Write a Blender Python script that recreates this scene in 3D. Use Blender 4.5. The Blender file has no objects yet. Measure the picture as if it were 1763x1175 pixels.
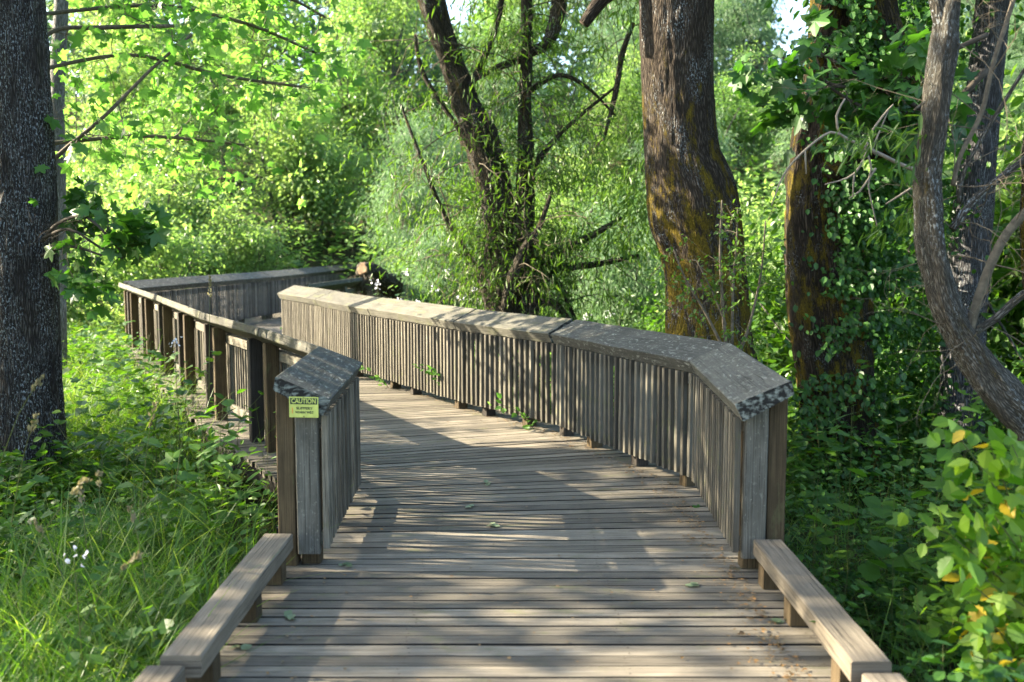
import bpy, math, random
import numpy as np
from mathutils import Vector, Matrix, noise
rng = np.random.default_rng(7)
random.seed(7)
C = bpy.context.scene.collection
scene = bpy.context.scene
R = math.radians

# ------------------------------------------------------------------ camera, sky, sun, exposure
CAM_H, FPX, W0, H0 = 1.8, 1650.0, 1763.0, 1175.0
PITCH = math.atan((H0 / 2 - 415.0) / FPX)
cam_d = bpy.data.cameras.new('camera'); cam = bpy.data.objects.new('camera', cam_d); C.objects.link(cam)
cam.location = (0, 0, CAM_H); cam.rotation_euler = (math.pi / 2 - PITCH, 0, 0)
cam_d.sensor_width = 36.0; cam_d.lens = FPX / W0 * 36.0
cam_d.clip_start = 0.05; cam_d.clip_end = 2000
cam_d.dof.use_dof = True; cam_d.dof.focus_distance = 7.2; cam_d.dof.aperture_fstop = 1.8
scene.camera = cam

SUN_EL, SUN_AZ = R(28), R(180 - 8)       # direction towards the sun, measured from +x counter-clockwise
world = bpy.data.worlds.new('World'); scene.world = world; world.use_nodes = True
wn = world.node_tree
sky = wn.nodes.new('ShaderNodeTexSky'); sky.sky_type = 'NISHITA'; sky.sun_disc = False
sky.sun_elevation = SUN_EL; sky.sun_rotation = math.pi / 2 - SUN_AZ
sky.air_density = 1.0; sky.dust_density = 2.0; sky.ozone_density = 1.0
wn.links.new(sky.outputs[0], wn.nodes['Background'].inputs[0])
wn.nodes['Background'].inputs[1].default_value = 0.115
sd = bpy.data.lights.new('sun', 'SUN'); sd.energy = 5.0; sd.angle = R(0.5); sd.color = (1.0, 0.88, 0.68)
sun = bpy.data.objects.new('sun', sd); C.objects.link(sun)
sv = Vector((math.cos(SUN_AZ) * math.cos(SUN_EL), math.sin(SUN_AZ) * math.cos(SUN_EL), math.sin(SUN_EL)))
sun.rotation_euler = sv.to_track_quat('Z', 'Y').to_euler(); sun.location = (-20, 0, 20)
vs = scene.view_settings
vs.view_transform = 'Standard'; vs.look = 'None'; vs.gamma = 1; vs.use_curve_mapping = False
vs.exposure = 2.75
scene.render.engine = 'CYCLES'
scene.cycles.max_bounces = 7; scene.cycles.diffuse_bounces = 4; scene.cycles.glossy_bounces = 2
scene.cycles.transmission_bounces = 4; scene.cycles.sample_clamp_indirect = 6
scene.cycles.caustics_reflective = False; scene.cycles.caustics_refractive = False

def at(px, py, Y):
    """the point at distance Y (world y) that the photograph shows at pixel px, py"""
    a = (px - W0 / 2) / FPX; b = -(py - H0 / 2) / FPX
    y = math.cos(PITCH) + b * math.sin(PITCH); z = -math.sin(PITCH) + b * math.cos(PITCH)
    s = Y / y
    return Vector((a * s, Y, CAM_H + z * s))
def rpx(r, Y): return r * Y / FPX

# ------------------------------------------------------------------ objects, tags
_labels = {}
def tag(o, label=None, cat=None, group=None, kind=None):
    if label: o['label'] = label
    if cat: o['category'] = cat
    if group: o['group'] = group
    if kind: o['kind'] = kind
    if label and kind != 'structure' and not group:
        assert label not in _labels, label
        _labels[label] = 1
    return o
def empty(name, loc=(0, 0, 0), rz=0.0):
    o = bpy.data.objects.new(name, None); C.objects.link(o)
    o.location = loc; o.rotation_euler.z = rz; o.empty_display_size = 0.2
    return o
def link(name, me, parent=None):
    o = bpy.data.objects.new(name, me); C.objects.link(o)
    if parent is not None: o.parent = parent
    return o
def copy_tree(o, parent=None):
    c = o.copy(); C.objects.link(c)
    if parent is not None: c.parent = parent
    for ch in list(o.children): copy_tree(ch, c)
    return c

# ------------------------------------------------------------------ material helpers
class NT:
    def __init__(s, name):
        s.m = bpy.data.materials.new(name); s.m.use_nodes = True
        s.t = s.m.node_tree; s.t.nodes.clear()
        s.out = s.n('ShaderNodeOutputMaterial')
    def n(s, typ, **kw):
        nd = s.t.nodes.new(typ)
        for k, v in kw.items(): setattr(nd, k, v)
        return nd
    def l(s, a, b): s.t.links.new(a, b)
    def setv(s, sock, v):
        if hasattr(v, 'is_linked') or hasattr(v, 'links'): s.l(v, sock)
        else: sock.default_value = v
    def noise(s, vec, scale, detail=4, rough=0.55, dist=0.0):
        nd = s.n('ShaderNodeTexNoise'); s.l(vec, nd.inputs['Vector'])
        nd.inputs['Scale'].default_value = scale; nd.inputs['Detail'].default_value = detail
        nd.inputs['Roughness'].default_value = rough; nd.inputs['Distortion'].default_value = dist
        return nd.outputs['Fac']
    def vor(s, vec, scale, feature='F1', out='Distance'):
        nd = s.n('ShaderNodeTexVoronoi'); nd.feature = feature; s.l(vec, nd.inputs['Vector'])
        nd.inputs['Scale'].default_value = scale
        return nd.outputs[out]
    def mp(s, vec, scale=(1, 1, 1), loc=(0, 0, 0)):
        nd = s.n('ShaderNodeMapping'); s.l(vec, nd.inputs['Vector'])
        nd.inputs['Scale'].default_value = scale; nd.inputs['Location'].default_value = loc
        return nd.outputs[0]
    def ramp(s, fac, stops):
        nd = s.n('ShaderNodeValToRGB'); s.l(fac, nd.inputs[0])
        els = nd.color_ramp.elements
        while len(els) < len(stops): els.new(0.5)
        for e, (p, c) in zip(els, stops):
            e.position = p
            e.color = (c, c, c, 1) if isinstance(c, (int, float)) else (*c, 1)
        return nd.outputs[0]
    def mix(s, fac, a, b, blend='MIX'):
        nd = s.n('ShaderNodeMix'); nd.data_type = 'RGBA'; nd.blend_type = blend
        s.setv(nd.inputs[0], fac)
        for sock, v in ((nd.inputs[6], a), (nd.inputs[7], b)):
            if isinstance(v, tuple): sock.default_value = (*v, 1)
            else: s.l(v, sock)
        return nd.outputs[2]
    def math(s, op, a, b=0.0):
        nd = s.n('ShaderNodeMath'); nd.operation = op
        s.setv(nd.inputs[0], a); s.setv(nd.inputs[1], b)
        return nd.outputs[0]
    def bump(s, h, strength=0.5, dist=0.01):
        nd = s.n('ShaderNodeBump'); s.l(h, nd.inputs['Height'])
        nd.inputs['Strength'].default_value = strength; nd.inputs['Distance'].default_value = dist
        return nd.outputs[0]
    def principled(s, col, rough=0.8, normal=None, spec=0.3, trans=None):
        p = s.n('ShaderNodeBsdfPrincipled')
        if isinstance(col, tuple): p.inputs['Base Color'].default_value = (*col, 1)
        else: s.l(col, p.inputs['Base Color'])
        s.setv(p.inputs['Roughness'], rough)
        p.inputs['Specular IOR Level'].default_value = spec
        if normal is not None: s.l(normal, p.inputs['Normal'])
        s.l(p.outputs[0], s.out.inputs[0])
        return p

def wood(name, dark, mid, light, lichen=0.0, lichen_col=(0.42, 0.44, 0.38), moss=0.0, grime=0.5, endblack=0.0):
    k = NT(name)
    uv = k.n('ShaderNodeUVMap').outputs[0]
    g1 = k.noise(k.mp(uv, (2.5, 130, 1)), 1.0, 6, 0.65, 0.25)
    g2 = k.noise(k.mp(uv, (1.2, 22, 1)), 1.0, 3, 0.5, 0.6)
    g3 = k.noise(k.mp(uv, (5, 7, 1)), 1.0, 4, 0.6)
    col = k.ramp(g1, [(0.28, dark), (0.5, mid), (0.72, light)])
    col = k.mix(k.ramp(g2, [(0.35, 0.0), (0.7, 0.55)]), col, k.mix(0.5, dark, mid))
    crk = k.ramp(k.noise(k.mp(uv, (1.6, 150, 1), (4, 1, 0)), 1.0, 2, 0.5, 0.2), [(0.33, 1.0), (0.38, 0.0)])
    col = k.mix(k.math('MULTIPLY', crk, 0.75), col, tuple(c * 0.3 for c in dark))
    at_ = k.n('ShaderNodeAttribute'); at_.attribute_name = 'rnd'
    v = k.math('ADD', k.math('MULTIPLY', at_.outputs['Fac'], 0.75), 0.58)
    col = k.mix(1.0, col, v, 'MULTIPLY')
    col = k.mix(k.math('MULTIPLY', k.ramp(g3, [(0.4, 0.0), (0.75, 1.0)]), grime), col, tuple(c * 0.45 for c in dark))
    h = k.math('SUBTRACT', k.math('ADD', k.math('MULTIPLY', g1, 0.7), k.math('MULTIPLY', g2, 0.3)), k.math('MULTIPLY', crk, 0.6))
    if moss:
        mm = k.ramp(k.noise(k.mp(uv, (3, 6, 1), (9, 2, 0)), 1.0, 5, 0.65), [(0.62 - moss * 0.2, 0.0), (0.72, 0.8)])
        col = k.mix(mm, col, (0.10, 0.105, 0.045))
    if lichen:
        wn_ = k.noise(k.mp(uv, (5, 5, 1)), 1.0, 2, 0.5)
        v1 = k.noise(k.mp(uv, (16, 34, 1)), 1.0, 3, 0.65, 0.4)
        area = k.ramp(wn_, [(0.32, 0.15), (0.55, 1.0)])
        spots = k.ramp(v1, [(0.65 - 0.12 * lichen, 0.0), (0.76 - 0.12 * lichen, 1.0)])
        sp2 = k.ramp(k.noise(k.mp(uv, (60, 70, 1)), 1.0, 2, 0.5), [(0.66, 0.0), (0.69, 1.0)])
        f = k.math('MULTIPLY', k.math('MAXIMUM', spots, k.math('MULTIPLY', sp2, 0.8)), area)
        col = k.mix(k.math('MULTIPLY', f, 0.7), col, lichen_col)
        h = k.math('ADD', h, k.math('MULTIPLY', f, 0.6))
    if endblack:
        e = k.ramp(k.noise(k.mp(uv, (28, 28, 1)), 1.0, 3, 0.6), [(0.46, 0.0), (0.64, 1.0)])
        col = k.mix(k.math('MULTIPLY', e, endblack), (0.014, 0.014, 0.012), (0.20, 0.22, 0.19))
    k.principled(col, 0.82, k.bump(h, 0.9, 0.006), 0.25)
    return k.m

def bark(name, dark, mid, light, moss=0.0, lichen=0.0, sc=1.0, moss_col=(0.16, 0.12, 0.016), disp=0.03, mossz=0.0):
    k = NT(name)
    uv = k.n('ShaderNodeUVMap').outputs[0]
    w = k.noise(k.mp(uv, (3 * sc, 3 * sc, 1)), 1.0, 3, 0.6)
    wv = k.n('ShaderNodeVectorMath', operation='ADD')
    k.l(k.mp(uv, (7 * sc, 34 * sc, 1)), wv.inputs[0])
    cb = k.n('ShaderNodeCombineXYZ'); k.l(k.math('MULTIPLY', w, 3.0), cb.inputs[1]); k.l(cb.outputs[0], wv.inputs[1])
    v = k.vor(wv.outputs[0], 1.0, 'DISTANCE_TO_EDGE')
    fine = k.noise(k.mp(uv, (40 * sc, 120 * sc, 1)), 1.0, 5, 0.65)
    ridge = k.math('ADD', k.ramp(v, [(0.0, 0.0), (0.32, 0.8)]), k.math('MULTIPLY', fine, 0.5))
    col = k.ramp(ridge, [(0.12, dark), (0.6, mid), (1.0, light)])
    big = k.noise(k.mp(uv, (2.2, 4, 1), (3, 5, 0)), 1.0, 3, 0.6)
    col = k.mix(k.ramp(big, [(0.4, 0.0), (0.7, 0.55)]), col, k.mix(0.4, dark, mid))
    h = ridge
    if lichen:
        a = k.ramp(k.noise(k.mp(uv, (2.0, 3.0, 1), (1, 8, 0)), 1.0, 2), [(0.55 - 0.25 * lichen, 0.0), (0.72 - 0.2 * lichen, 1.0)])
        b = k.ramp(k.noise(k.mp(uv, (34, 46, 1)), 1.0, 4, 0.7), [(0.54, 0.0), (0.60, 1.0)])
        f = k.math('MULTIPLY', k.math('MULTIPLY', a, b), 0.9)
        col = k.mix(f, col, (0.33, 0.36, 0.36))
    if moss:
        a = k.noise(k.mp(uv, (2.4, 5.0, 1), (0, 3, 0)), 1.0, 6, 0.75)
        if mossz:   # thicker low down and on the damp side
            sp = k.n('ShaderNodeSeparateXYZ'); k.l(k.n('ShaderNodeTexCoord').outputs['Object'], sp.inputs[0])
            a = k.math('ADD', a, k.math('MINIMUM', k.math('MULTIPLY', k.math('SUBTRACT', mossz, sp.outputs[2]), 0.08), 0.075))
        a = k.math('ADD', a, k.math('MULTIPLY', k.math('SUBTRACT', fine, 0.5), 0.35))
        f = k.ramp(a, [(0.64 - 0.26 * moss, 0.0), (0.72 - 0.26 * moss, 1.0)])
        mt = k.ramp(k.noise(k.mp(uv, (50, 60, 1)), 1.0, 3), [(0.3, tuple(c * 0.35 for c in moss_col)), (0.7, moss_col)])
        col = k.mix(f, col, mt)
        h = k.math('ADD', h, k.math('MULTIPLY', f, 0.3))
    k.principled(col, 0.9, k.bump(h, 1.0, disp), 0.15)
    return k.m

def leaf(name, cols, trans, tmix=0.5, rough=0.45, spec=0.4):
    """cols: ramp over the per-leaf random value; trans: colour of the light coming through"""
    k = NT(name)
    a = k.n('ShaderNodeAttribute'); a.attribute_name = 'rnd'
    n_ = len(cols)
    col = k.ramp(a.outputs['Fac'], [(i / max(1, n_ - 1), c) for i, c in enumerate(cols)])
    tcol = k.mix(1.0, col, trans, 'MULTIPLY')
    p = k.principled(col, rough, None, spec)
    t = k.n('ShaderNodeBsdfTranslucent'); k.l(tcol, t.inputs[0])
    mx = k.n('ShaderNodeMixShader'); mx.inputs[0].default_value = tmix
    k.l(p.outputs[0], mx.inputs[1]); k.l(t.outputs[0], mx.inputs[2]); k.l(mx.outputs[0], k.out.inputs[0])
    return k.m

def plain(name, col, rough=0.7, noise_amt=0.3, sc=20, bump=0.0, spec=0.3):
    k = NT(name)
    tc = k.n('ShaderNodeTexCoord').outputs['Object']
    f = k.noise(tc, sc, 4, 0.6)
    c = k.ramp(f, [(0.3, tuple(v * (1 - noise_amt) for v in col)), (0.7, tuple(min(1, v * (1 + noise_amt)) for v in col))])
    k.principled(c, rough, k.bump(f, bump, 0.01) if bump else None, spec)
    return k.m

M = {}
M['deck'] = wood('weathered_deck', (0.052, 0.044, 0.032), (0.175, 0.152, 0.114), (0.285, 0.252, 0.195), 0.0, moss=0.25, grime=0.30)
M['deck_gap_shade'] = wood('plank_gap_shade', (0.008, 0.007, 0.005), (0.022, 0.018, 0.013), (0.045, 0.038, 0.028))  # near-black colour stands in for shade between the planks
M['nail'] = plain('rusty_nails', (0.035, 0.022, 0.015), .7)
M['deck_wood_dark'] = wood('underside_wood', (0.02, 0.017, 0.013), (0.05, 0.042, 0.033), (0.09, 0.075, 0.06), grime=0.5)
M['cap'] = wood('cap_wood', (0.042, 0.038, 0.028), (0.095, 0.090, 0.070), (0.165, 0.157, 0.125), lichen=0.25, lichen_col=(0.24, 0.24, 0.19), moss=0.5, grime=0.4)
M['cap_lichen'] = wood('cap_wood_lichen', (0.035, 0.034, 0.028), (0.078, 0.077, 0.064), (0.13, 0.128, 0.106), lichen=0.8, lichen_col=(0.30, 0.31, 0.26), grime=0.4)
M['cap_end'] = wood('cap_end_grain', (0.02, 0.02, 0.02), (0.03, 0.03, 0.03), (0.05, 0.05, 0.05), endblack=1.0)
M['picket'] = wood('picket_wood', (0.045, 0.040, 0.029), (0.125, 0.112, 0.084), (0.225, 0.205, 0.158), grime=0.35, moss=0.15)
M['picket_grey'] = wood('picket_wood_grey', (0.065, 0.06, 0.052), (0.15, 0.14, 0.122), (0.24, 0.225, 0.2), grime=0.3)
M['rail'] = wood('rail_wood', (0.085, 0.076, 0.055), (0.19, 0.172, 0.13), (0.29, 0.265, 0.205), grime=0.3)
M['post'] = wood('post_wood', (0.035, 0.024, 0.012), (0.085, 0.060, 0.030), (0.14, 0.102, 0.055), grime=0.5, moss=0.2)
M['post_grey'] = wood('post_wood_grey', (0.042, 0.040, 0.032), (0.10, 0.096, 0.078), (0.165, 0.158, 0.13), lichen=0.35, lichen_col=(0.30, 0.30, 0.24), grime=0.5)
M['kerb'] = wood('kerb_wood', (0.075, 0.062, 0.044), (0.17, 0.143, 0.105), (0.27, 0.235, 0.175), grime=0.3)

# ------------------------------------------------------------------ mesh building
def mesh_np(name, V, loops, ltot, mats, rnd=None, uv=None, mi=None, smooth=False):
    me = bpy.data.meshes.new(name)
    V = np.asarray(V, dtype=np.float32); loops = np.asarray(loops, dtype=np.int32); ltot = np.asarray(ltot, dtype=np.int32)
    me.vertices.add(len(V)); me.vertices.foreach_set('co', V.ravel())
    me.loops.add(len(loops)); me.loops.foreach_set('vertex_index', loops)
    me.polygons.add(len(ltot))
    ls = np.zeros(len(ltot), dtype=np.int32); ls[1:] = np.cumsum(ltot)[:-1]
    me.polygons.foreach_set('loop_start', ls); me.polygons.foreach_set('loop_total', ltot)
    if mi is not None: me.polygons.foreach_set('material_index', np.asarray(mi, dtype=np.int32))
    me.polygons.foreach_set('use_smooth', np.full(len(ltot), smooth, dtype=bool))
    for m in (mats if isinstance(mats, (list, tuple)) else [mats]): me.materials.append(m)
    if rnd is not None:
        a = me.attributes.new('rnd', 'FLOAT', 'FACE'); a.data.foreach_set('value', np.asarray(rnd, dtype=np.float32))
    if uv is not None:
        u = me.uv_layers.new(name='UVMap'); u.data.foreach_set('uv', np.asarray(uv, dtype=np.float32).ravel())
    me.update(calc_edges=True); me.validate(clean_customdata=False)
    return me

class MB:
    """collects prisms and tubes into one mesh"""
    def __init__(s): s.V = []; s.L = []; s.T = []; s.UV = []; s.RN = []; s.MI = []; s.n = 0
    def add(s, V, faces, uvs, rnd=0.5, mi=0):
        for f, u in zip(faces, uvs):
            s.L.extend([i + s.n for i in f]); s.T.append(len(f)); s.UV.extend(u); s.RN.append(rnd)
        if isinstance(mi, int): s.MI.extend([mi] * len(faces))
        else: s.MI.extend(mi)
        s.V.extend([tuple(v) for v in V]); s.n += len(V)
    def prism(s, ends, prof_pts_list, rnd=None, end_mi=0, mi=0):
        """prof_pts_list: list of rings (each list of Vector of equal length) along the piece"""
        rnd = random.random() if rnd is None else rnd
        k = len(prof_pts_list[0]); V = []; F = []; U = []
        u0, v0 = random.uniform(0, 50), random.uniform(0, 50)
        per = [0.0]
        r0 = prof_pts_list[0]
        for i in range(k): per.append(per[-1] + (Vector(r0[(i + 1) % k]) - Vector(r0[i])).length)
        us = [0.0]
        for a, b in zip(prof_pts_list[:-1], prof_pts_list[1:]): us.append(us[-1] + (Vector(b[0]) - Vector(a[0])).length)
        for ring in prof_pts_list: V.extend(ring)
        mis = []
        for j in range(len(prof_pts_list) - 1):
            for i in range(k):
                i2 = (i + 1) % k
                F.append((j * k + i, j * k + i2, (j + 1) * k + i2, (j + 1) * k + i))
                U.append([(u0 + us[j], v0 + per[i]), (u0 + us[j], v0 + per[i + 1]), (u0 + us[j + 1], v0 + per[i + 1]), (u0 + us[j + 1], v0 + per[i])])
                mis.append(mi)
        c = Vector(r0[0])
        for ring_i, rev in ((0, True), (len(prof_pts_list) - 1, False)):
            idx = [ring_i * k + i for i in range(k)]
            pts = [Vector(prof_pts_list[ring_i][i]) - Vector(prof_pts_list[ring_i][0]) for i in range(k)]
            uu = [(u0 + p.to_2d().length * 0.9 + 7, v0 + p.z) for p in pts]
            if rev: idx = idx[::-1]; uu = uu[::-1]
            F.append(tuple(idx)); U.append(uu); mis.append(end_mi)
        s.add(V, F, U, rnd, mis)
    def beam(s, p0, p1, w, h, up=(0, 0, 1), ch=0.005, rnd=None, seg=1, wob=0.0, mi=0, end_mi=0):
        p0 = Vector(p0); p1 = Vector(p1); d = (p1 - p0).normalized(); up = Vector(up)
        side = d.cross(up).normalized(); up2 = side.cross(d).normalized()
        a, b = w / 2, h / 2
        pr = [(-a + ch, -b), (a - ch, -b), (a, -b + ch), (a, b - ch), (a - ch, b), (-a + ch, b), (-a, b - ch), (-a, -b + ch)]
        rings = []
        for j in range(seg + 1):
            c = p0.lerp(p1, j / seg)
            if wob: c = c + side * random.uniform(-wob, wob) + up2 * random.uniform(-wob, wob)
            rings.append([c + side * x + up2 * y for x, y in pr])
        s.prism(None, rings, rnd, end_mi, mi)
    def tube(s, pts, rad, n=8, seedv=None, rough=0.0, cap=True, rnd=0.5, nscale=3.0, ridge=0.0):
        pts = [Vector(p) for p in pts]
        sv_ = seedv if seedv is not None else random.uniform(0, 100)
        V = []; F = []; U = []
        ref = None; L = 0.0; Ls = []
        for j, p in enumerate(pts):
            if j: L += (p - pts[j - 1]).length
            Ls.append(L)
            t = (pts[min(j + 1, len(pts) - 1)] - pts[max(j - 1, 0)]).normalized()
            if ref is None:
                ref = Vector((1, 0, 0)) if abs(t.x) < 0.8 else Vector((0, 1, 0))
            ref = (ref - t * ref.dot(t)).normalized(); bi = t.cross(ref)
            for i in range(n):
                a = 2 * math.pi * i / n
                r = rad[j]
                dv = ref * math.cos(a) + bi * math.sin(a)
                if rough:
                    q = Vector((math.cos(a) * 1.1, math.sin(a) * 1.1, L / max(0.15, r) * 0.3)) * (nscale / 3.0)
                    r *= 1 + rough * noise.noise(q + Vector((sv_, 0, 0)))
                    r *= 1 + rough * 0.5 * noise.noise(q * 2.7 + Vector((sv_, 9, 0)))
                if ridge:
                    q = Vector((dv.x * rad[j] * 16, dv.y * rad[j] * 16, L * 3.2 + sv_))
                    w_ = noise.noise(q * 0.4) * 1.5
                    r += ridge * (1.0 - 2.2 * abs(noise.noise(q + Vector((w_, w_, 0)))))
                V.append(p + dv * r)
        u0 = random.uniform(0, 30)
        rm = max(rad)
        for j in range(len(pts) - 1):
            for i in range(n):
                i2 = (i + 1) % n
                F.append((j * n + i, j * n + i2, (j + 1) * n + i2, (j + 1) * n + i))
                va, vb = 2 * math.pi * rm * i / n, 2 * math.pi * rm * (i + 1) / n
                U.append([(u0 + Ls[j], va), (u0 + Ls[j], vb), (u0 + Ls[j + 1], vb), (u0 + Ls[j + 1], va)])
        if cap:
            j = len(pts) - 1
            F.append(tuple(j * n + i for i in range(n))); U.append([(0, 0)] * n)
            F.append(tuple(n - 1 - i for i in range(n))); U.append([(0, 0)] * n)
        s.add(V, F, U, rnd)
    def mesh(s, name, mats, smooth=False):
        return mesh_np(name, s.V, s.L, s.T, mats, s.RN, s.UV, s.MI, smooth)
    def obj(s, name, mats, parent=None, smooth=False):
        return link(name, s.mesh(name, mats, smooth), parent)

def spline(pts, rad, step=0.12):
    """Catmull-Rom through pts, radii interpolated"""
    P = [Vector(p) for p in pts]; out = []; ro = []
    for i in range(len(P) - 1):
        p0 = P[max(i - 1, 0)]; p1 = P[i]; p2 = P[i + 1]; p3 = P[min(i + 2, len(P) - 1)]
        n = max(1, int((p2 - p1).length / step))
        for j in range(n):
            t = j / n
            out.append(0.5 * ((2 * p1) + (p2 - p0) * t + (2 * p0 - 5 * p1 + 4 * p2 - p3) * t * t + (3 * p1 - p0 - 3 * p2 + p3) * t ** 3))
            ro.append(rad[i] * (1 - t) + rad[i + 1] * t)
    out.append(P[-1]); ro.append(rad[-1])
    return out, ro

# ------------------------------------------------------------------ leaves
def unit(v): return v / np.maximum(np.linalg.norm(v, axis=-1, keepdims=True), 1e-9)
T_DIAMOND = (np.array([(0, 0, 0), (.30, .42, .05), (0, 1, -.06), (-.30, .42, .05)], float), [(0, 1, 2, 3)])
T_OVAL = (np.array([(0, 0, 0), (.26, .28, .06), (.25, .66, .05), (0, 1, -.06), (-.25, .66, .05), (-.26, .28, .06)], float),
          [(0, 1, 2, 3), (0, 3, 4, 5)])
T_LANCE = (np.array([(0, 0, 0), (.075, .3, .02), (.06, .65, 0), (0, 1, -.1), (-.06, .65, 0), (-.075, .3, .02)], float),
           [(0, 1, 2, 3), (0, 3, 4, 5)])
def maple_t():
    out = []
    lob = [(0, 1.0), (52, .86), (105, .55)]
    pts = [(0, 0.02)]
    right = []
    seq = [(150, .16), (112, .50), (86, .40), (64, .66), (50, .86), (38, .68), (25, .54), (13, .76), (0, 1.0)]
    for a, r in seq: right.append((math.sin(R(a)) * r, .28 + math.cos(R(a)) * r * .78))
    V = [(0, 0, 0)] + [(x, y, -.10 * abs(x) * 1.2) for x, y in right] + [(-x, y, -.10 * abs(x) * 1.2) for x, y in right[-2::-1]]
    V.append((0, .28, .04)); c = len(V) - 1
    n = c
    return (np.array(V, float), [(c, i, (i + 1) % n if (i + 1) % n else 0) for i in range(n)])
T_MAPLE = maple_t()
def serr_t():
    right = [(.10, .04), (.24, .16), (.22, .22), (.33, .34), (.29, .40), (.34, .52), (.27, .58), (.25, .70), (.17, .76), (.12, .88), (0, 1.0)]
    mid = [0, .2, .45, .7]
    V = [(0, 0, 0)] + [(x, y, .07 * x * 3 - .1 * y * y) for x, y in right] + [(-x, y, .07 * x * 3 - .1 * y * y) for x, y in right[-2::-1]]
    V.append((0, .45, -.05)); c = len(V) - 1
    return (np.array(V, float), [(c, i, (i + 1) % c) for i in range(c)])
T_SERR = serr_t()

class Leaves:
    def __init__(s): s.V = []; s.L = []; s.T = []; s.R = []; s.MI = []; s.n = 0
    def add(s, tmpl, pos, axis, normal, size, rnd=None, width=1.0, mi=0):
        tv, tf = tmpl
        pos = np.asarray(pos, float); N = len(pos)
        if N == 0: return
        a = unit(np.asarray(axis, float)); nn = np.asarray(normal, float)
        nn = unit(nn - (nn * a).sum(1, keepdims=True) * a + 1e-6)
        x = np.cross(a, nn)
        size = np.broadcast_to(np.asarray(size, float), (N,))
        if rnd is None: rnd = rng.random(N)
        k = len(tv)
        P = pos[:, None, :] + size[:, None, None] * (tv[None, :, 0:1] * width * x[:, None, :] + tv[None, :, 1:2] * a[:, None, :] + tv[None, :, 2:3] * nn[:, None, :])
        s.V.append(P.reshape(-1, 3))
        base = s.n + np.arange(N) * k
        idx = np.concatenate([np.array(f) for f in tf]); tot = np.array([len(f) for f in tf])
        s.L.append((base[:, None] + idx[None, :]).ravel()); s.T.append(np.tile(tot, N))
        s.R.append(np.repeat(rnd, len(tf))); s.MI.append(np.full(N * len(tf), mi)); s.n += N * k
    def ribbons(s, base, direc, length, width, bend, rnd=None, seg=4, mi=0, tip=0.05):
        """grass blades and stems: base (N,3), direc (N,3) start direction, bend (N,3) added as t^2"""
        base = np.asarray(base, float); N = len(base)
        if N == 0: return
        direc = unit(np.asarray(direc, float)); bend = np.asarray(bend, float)
        length = np.broadcast_to(np.asarray(length, float), (N,)); width = np.broadcast_to(np.asarray(width, float), (N,))
        if rnd is None: rnd = rng.random(N)
        ang = rng.random(N) * 6.283
        side = np.stack([np.cos(ang), np.sin(ang), np.zeros(N)], 1)
        rows = []
        for j in range(seg + 1):
            t = j / seg
            c = base + length[:, None] * (direc * t + bend * t * t)
            w = width * (1 - t) ** 0.7 if j else width * 0.8
            w = np.maximum(w, width * tip)
            rows.append(c - side * w[:, None] / 2); rows.append(c + side * w[:, None] / 2)
        P = np.stack(rows, 1)
        k = P.shape[1]
        s.V.append(P.reshape(-1, 3)); b = s.n + np.arange(N) * k
        q = np.concatenate([[2 * j, 2 * j + 1, 2 * j + 3, 2 * j + 2] for j in range(seg)])
        s.L.append((b[:, None] + q[None, :]).ravel()); s.T.append(np.full(N * seg, 4)); s.R.append(np.repeat(rnd, seg))
        s.MI.append(np.full(N * seg, mi)); s.n += N * k
    def mesh(s, name, mats):
        return mesh_np(name, np.concatenate(s.V), np.concatenate(s.L), np.concatenate(s.T), mats, np.concatenate(s.R), None, np.concatenate(s.MI))
    def obj(s, name, mats, parent=None): return link(name, s.mesh(name, mats), parent)

def rand_dir(N):
    return unit(rng.normal(size=(N, 3)))
def leaf_dirs(N, out, droop=0.4, up=0.8, spread=0.8):
    """leaf axes pointing outwards and drooping, normals mostly up"""
    ax = unit(out + rand_dir(N) * spread + np.array([0, 0, -droop]))
    nm = unit(np.array([0, 0, up]) + rand_dir(N) * 0.9)
    return ax, nm

def blob_crown(lv, tmpl, centre, radii, nclump, per, clump_r, size, width=1.0, shell=0.5, droop=0.4, mi=0, rlo=0.0, rhi=1.0, flat=0.6):
    """leaf clumps through an uneven ellipsoid; returns clump centres"""
    centre = np.array(centre, float); radii = np.array(radii, float)
    d = rand_dir(nclump); rr = (shell + (1 - shell) * rng.random(nclump)) * (0.75 + 0.5 * rng.random(nclump))
    cc = centre + d * rr[:, None] * radii
    idx = np.repeat(np.arange(nclump), per)
    N = len(idx)
    off = rng.normal(size=(N, 3)) * np.array([1, 1, flat]) * (clump_r * (0.5 + rng.random(nclump)))[idx][:, None]
    pos = cc[idx] + off
    ax, nm = leaf_dirs(N, unit(pos - cc[idx]), droop)
    cl = rng.random(nclump)[idx]
    rnd = np.clip(rlo + (rhi - rlo) * (0.55 * cl + 0.45 * rng.random(N)), 0, 1)
    lv.add(tmpl, pos, ax, nm, size * (0.6 + 0.8 * rng.random(N)), rnd, width, mi)
    return cc

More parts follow.
